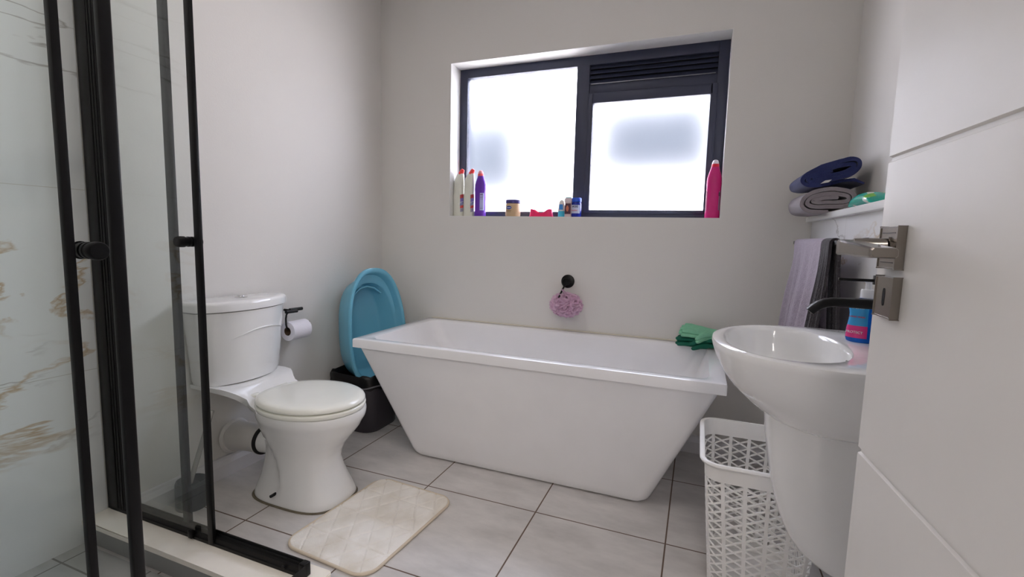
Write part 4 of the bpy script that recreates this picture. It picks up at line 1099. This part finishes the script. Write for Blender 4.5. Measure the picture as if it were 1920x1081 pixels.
# ================================================================ LAUNDRY BASKET
BH = .46; bx0, bx1, by0, by1 = .040, .392, 1.438, 1.852
lk = thing('laundry_basket', 'white plastic laundry basket with a diamond lattice, behind the basin pedestal', 'basket', ((bx0 + bx1) / 2, (by0 + by1) / 2, 0))
RC = .060
def perim(s, z, inset=0.):
    """point on the rounded-rectangle wall at running length fraction s, height z"""
    k = .038 * (1 - z / BH) + inset
    x0, x1, y0, y1 = bx0 + k + .012, bx1 - k - .012, by0 + k + .012, by1 - k - .012; r = RC - .012 - inset
    a, b_2 = x1 - x0 - 2 * r, y1 - y0 - 2 * r; q = pi * r / 2
    tot = 2 * a + 2 * b_2 + 4 * q; d = (s % 1) * tot
    # start: middle of front, going to +x
    segs = [('l', (x0 + r, y0), (1, 0), a), ('c', (x1 - r, y0 + r), -90, q), ('l', (x1, y0 + r), (0, 1), b_2), ('c', (x1 - r, y1 - r), 0, q), ('l', (x1 - r, y1), (-1, 0), a), ('c', (x0 + r, y1 - r), 90, q), ('l', (x0, y1 - r), (0, -1), b_2), ('c', (x0 + r, y0 + r), 180, q)]
    for kd, p, w_, l in segs:
        if d <= l + 1e-9:
            if kd == 'l': return Vector((p[0] + w_[0] * d, p[1] + w_[1] * d, z)), Vector((w_[1], -w_[0], 0))
            an = radians(w_ + 90 * d / l); return Vector((p[0] + r * cos(an), p[1] + r * sin(an), z)), Vector((cos(an), sin(an), 0))
        d -= l
    return Vector((x0 + r, y0, z)), Vector((0, -1, 0))
NC = 22; PZ = .028; LZ0, LZ1 = .035, .405
bm = B()
def strut(s0, z0, s1, z1, wd, th=.0026):
    P0, n0 = perim(s0, z0); P1, n1 = perim(s1, z1)
    d = (P1 - P0).normalized()
    r = []
    for P, n_1 in ((P0, n0), (P1, n1)):
        sd = d.cross(n_1).normalized() * wd / 2
        r.append([P + sd, P - sd, P - sd - n_1 * th, P + sd - n_1 * th])
    loft(bm, r)
rows = int((LZ1 - LZ0) / PZ)
for c in range(NC):
    for k in range(8):
        strut(c / NC, LZ0 + (LZ1 - LZ0) * k / 8, c / NC, LZ0 + (LZ1 - LZ0) * (k + 1) / 8, .0105, .003)
    for j in range(rows):
        z = LZ0 + j * PZ
        for h in (0, 1):
            s0, s1 = (c + h * .5) / NC, (c + h * .5 + .5) / NC
            strut(s0, z + h * PZ / 2, s1, z + (h + 1) * PZ / 2, .0052)
            strut(s0, z + PZ - h * PZ / 2, s1, z + PZ - (h + 1) * PZ / 2, .0052)
WPL = mat('white_plastic', srgb(242, 240, 236), .32)
obj('lattice_wall', bm, WPL, lk, 30)
bm = B(); NS = 120
def pr_ring(z, ins): return [perim(i / NS, z)[0] - perim(i / NS, z)[1] * ins for i in range(NS)]
rs = [pr_ring(LZ1, 0), pr_ring(.448, 0), pr_ring(.450, -.010), pr_ring(.456, -.013), pr_ring(.460, -.011), pr_ring(.462, -.005), pr_ring(.461, .002), pr_ring(.456, .0035), pr_ring(LZ1, .0035)]
rr_ = [ring(bm, r) for r in rs]
for a, b_2 in zip(rr_, rr_[1:] + rr_[:1]): bridge(bm, a, b_2)
obj('rim', bm, WPL, lk, 50)
bm = B(); rs = [pr_ring(.0, .004), pr_ring(.004, 0), pr_ring(LZ0 + .003, 0), pr_ring(LZ0 + .003, .003), pr_ring(.008, .004)]
loft(bm, rs); obj('base', bm, WPL, lk, 50)

# ================================================================ BATH MAT
bm = B(); mc = Vector((-1.098, 1.425, 0)); mr_ = radians(-4); MW, ML = .193, .262
def mat_h(x, y):
    """quilted height: hollow along the stitch lines"""
    h = .0135
    e_ = min(MW - abs(x), ML - abs(y)); h *= smoothstep(-.004, .018, e_) * .45 + .55
    g = 9.
    for ang, sp in ((radians(32), .075), (radians(-32), .075), (radians(90), .15)):
        d = x * cos(ang) + y * sin(ang); f = abs(((d / sp) % 1) - .5) * 2   # 1 on the line
        cell = int(math.floor(x / .13 + 5) + math.floor(y / .17 + 5))
        g = min(g, (1 - f) * sp / 2)
    h -= .0050 * (1 - smoothstep(0, .0045, g))
    return h + .0012 * noise.noise(Vector((x * 30, y * 30, 0)))
NX, NYY = 116, 156; verts = {}
def inside(x, y):
    r = .065; ax, ay = abs(x), abs(y)
    if ax > MW - r and ay > ML - r: return (ax - MW + r) ** 2 + (ay - ML + r) ** 2 <= r * r
    return True
def clampp(x, y):
    r = .065; ax, ay = abs(x), abs(y)
    if ax > MW - r and ay > ML - r:
        dx, dy = ax - MW + r, ay - ML + r; l = sqrt(dx * dx + dy * dy)
        # squash the corner square onto the quarter disc
        m_ = max(dx, dy) / l if l > 0 else 1
        ax, ay = MW - r + dx * m_, ML - r + dy * m_
    return math.copysign(ax, x), math.copysign(ay, y)
gg = {}
for i in range(NX + 1):
    for j in range(NYY + 1):
        x, y = clampp(-MW + 2 * MW * i / NX, -ML + 2 * ML * j / NYY)
        wx = x * cos(mr_) - y * sin(mr_); wy = x * sin(mr_) + y * cos(mr_)
        edge = i in (0, NX) or j in (0, NYY)
        z = mat_h(x, y) if not edge else .004
        gg[i, j] = bm.verts.new((mc.x + wx, mc.y + wy, z))
for i in range(NX):
    for j in range(NYY): bm.faces.new((gg[i, j], gg[i + 1, j], gg[i + 1, j + 1], gg[i, j + 1]))
m, nt, b = new_mat('cream_mat_fabric'); b.inputs['Roughness'].default_value = .95; b.inputs['Sheen Weight'].default_value = .4
tc = N(nt, 'ShaderNodeTexCoord'); n = N(nt, 'ShaderNodeTexNoise'); n.inputs['Scale'].default_value = 7; n.inputs['Detail'].default_value = 5; nt.links.new(tc.outputs['Object'], n.inputs['Vector'])
cr = N(nt, 'ShaderNodeValToRGB'); e = cr.color_ramp.elements; e[0].position = .34; e[0].color = srgb(226, 219, 206); e[1].position = .60; e[1].color = srgb(246, 242, 235)
nt.links.new(n.outputs['Fac'], cr.inputs[0]); nt.links.new(cr.outputs[0], b.inputs['Base Color'])
n2 = N(nt, 'ShaderNodeTexNoise'); n2.inputs['Scale'].default_value = 300; nt.links.new(tc.outputs['Object'], n2.inputs['Vector'])
bp_ = N(nt, 'ShaderNodeBump'); bp_.inputs['Strength'].default_value = .5; bp_.inputs['Distance'].default_value = .003; nt.links.new(n2.outputs['Fac'], bp_.inputs['Height']); nt.links.new(bp_.outputs[0], b.inputs['Normal'])
mt_ = thing('bath_mat', 'cream quilted bath mat on the grey tiles between toilet and bathtub', 'bath mat', (mc.x, mc.y, 0))
obj('mat_cushion', bm, m, mt_, 60)
bm = B(); op = []
for x, y in rrect(-MW, MW, -ML, ML, .065, 10): op.append(Vector((mc.x + x * cos(mr_) - y * sin(mr_), mc.y + x * sin(mr_) + y * cos(mr_), .0058)))
op.append(op[0]); op.append(op[1]); tube(bm, op, .0052, 8); obj('piping', bm, mat('beige_piping', srgb(214, 200, 178), .8), mt_, 60)

# ---------------------------------------------------------------- tidy
for o in bpy.data.objects:
    if '_loc' in o: del o['_loc']
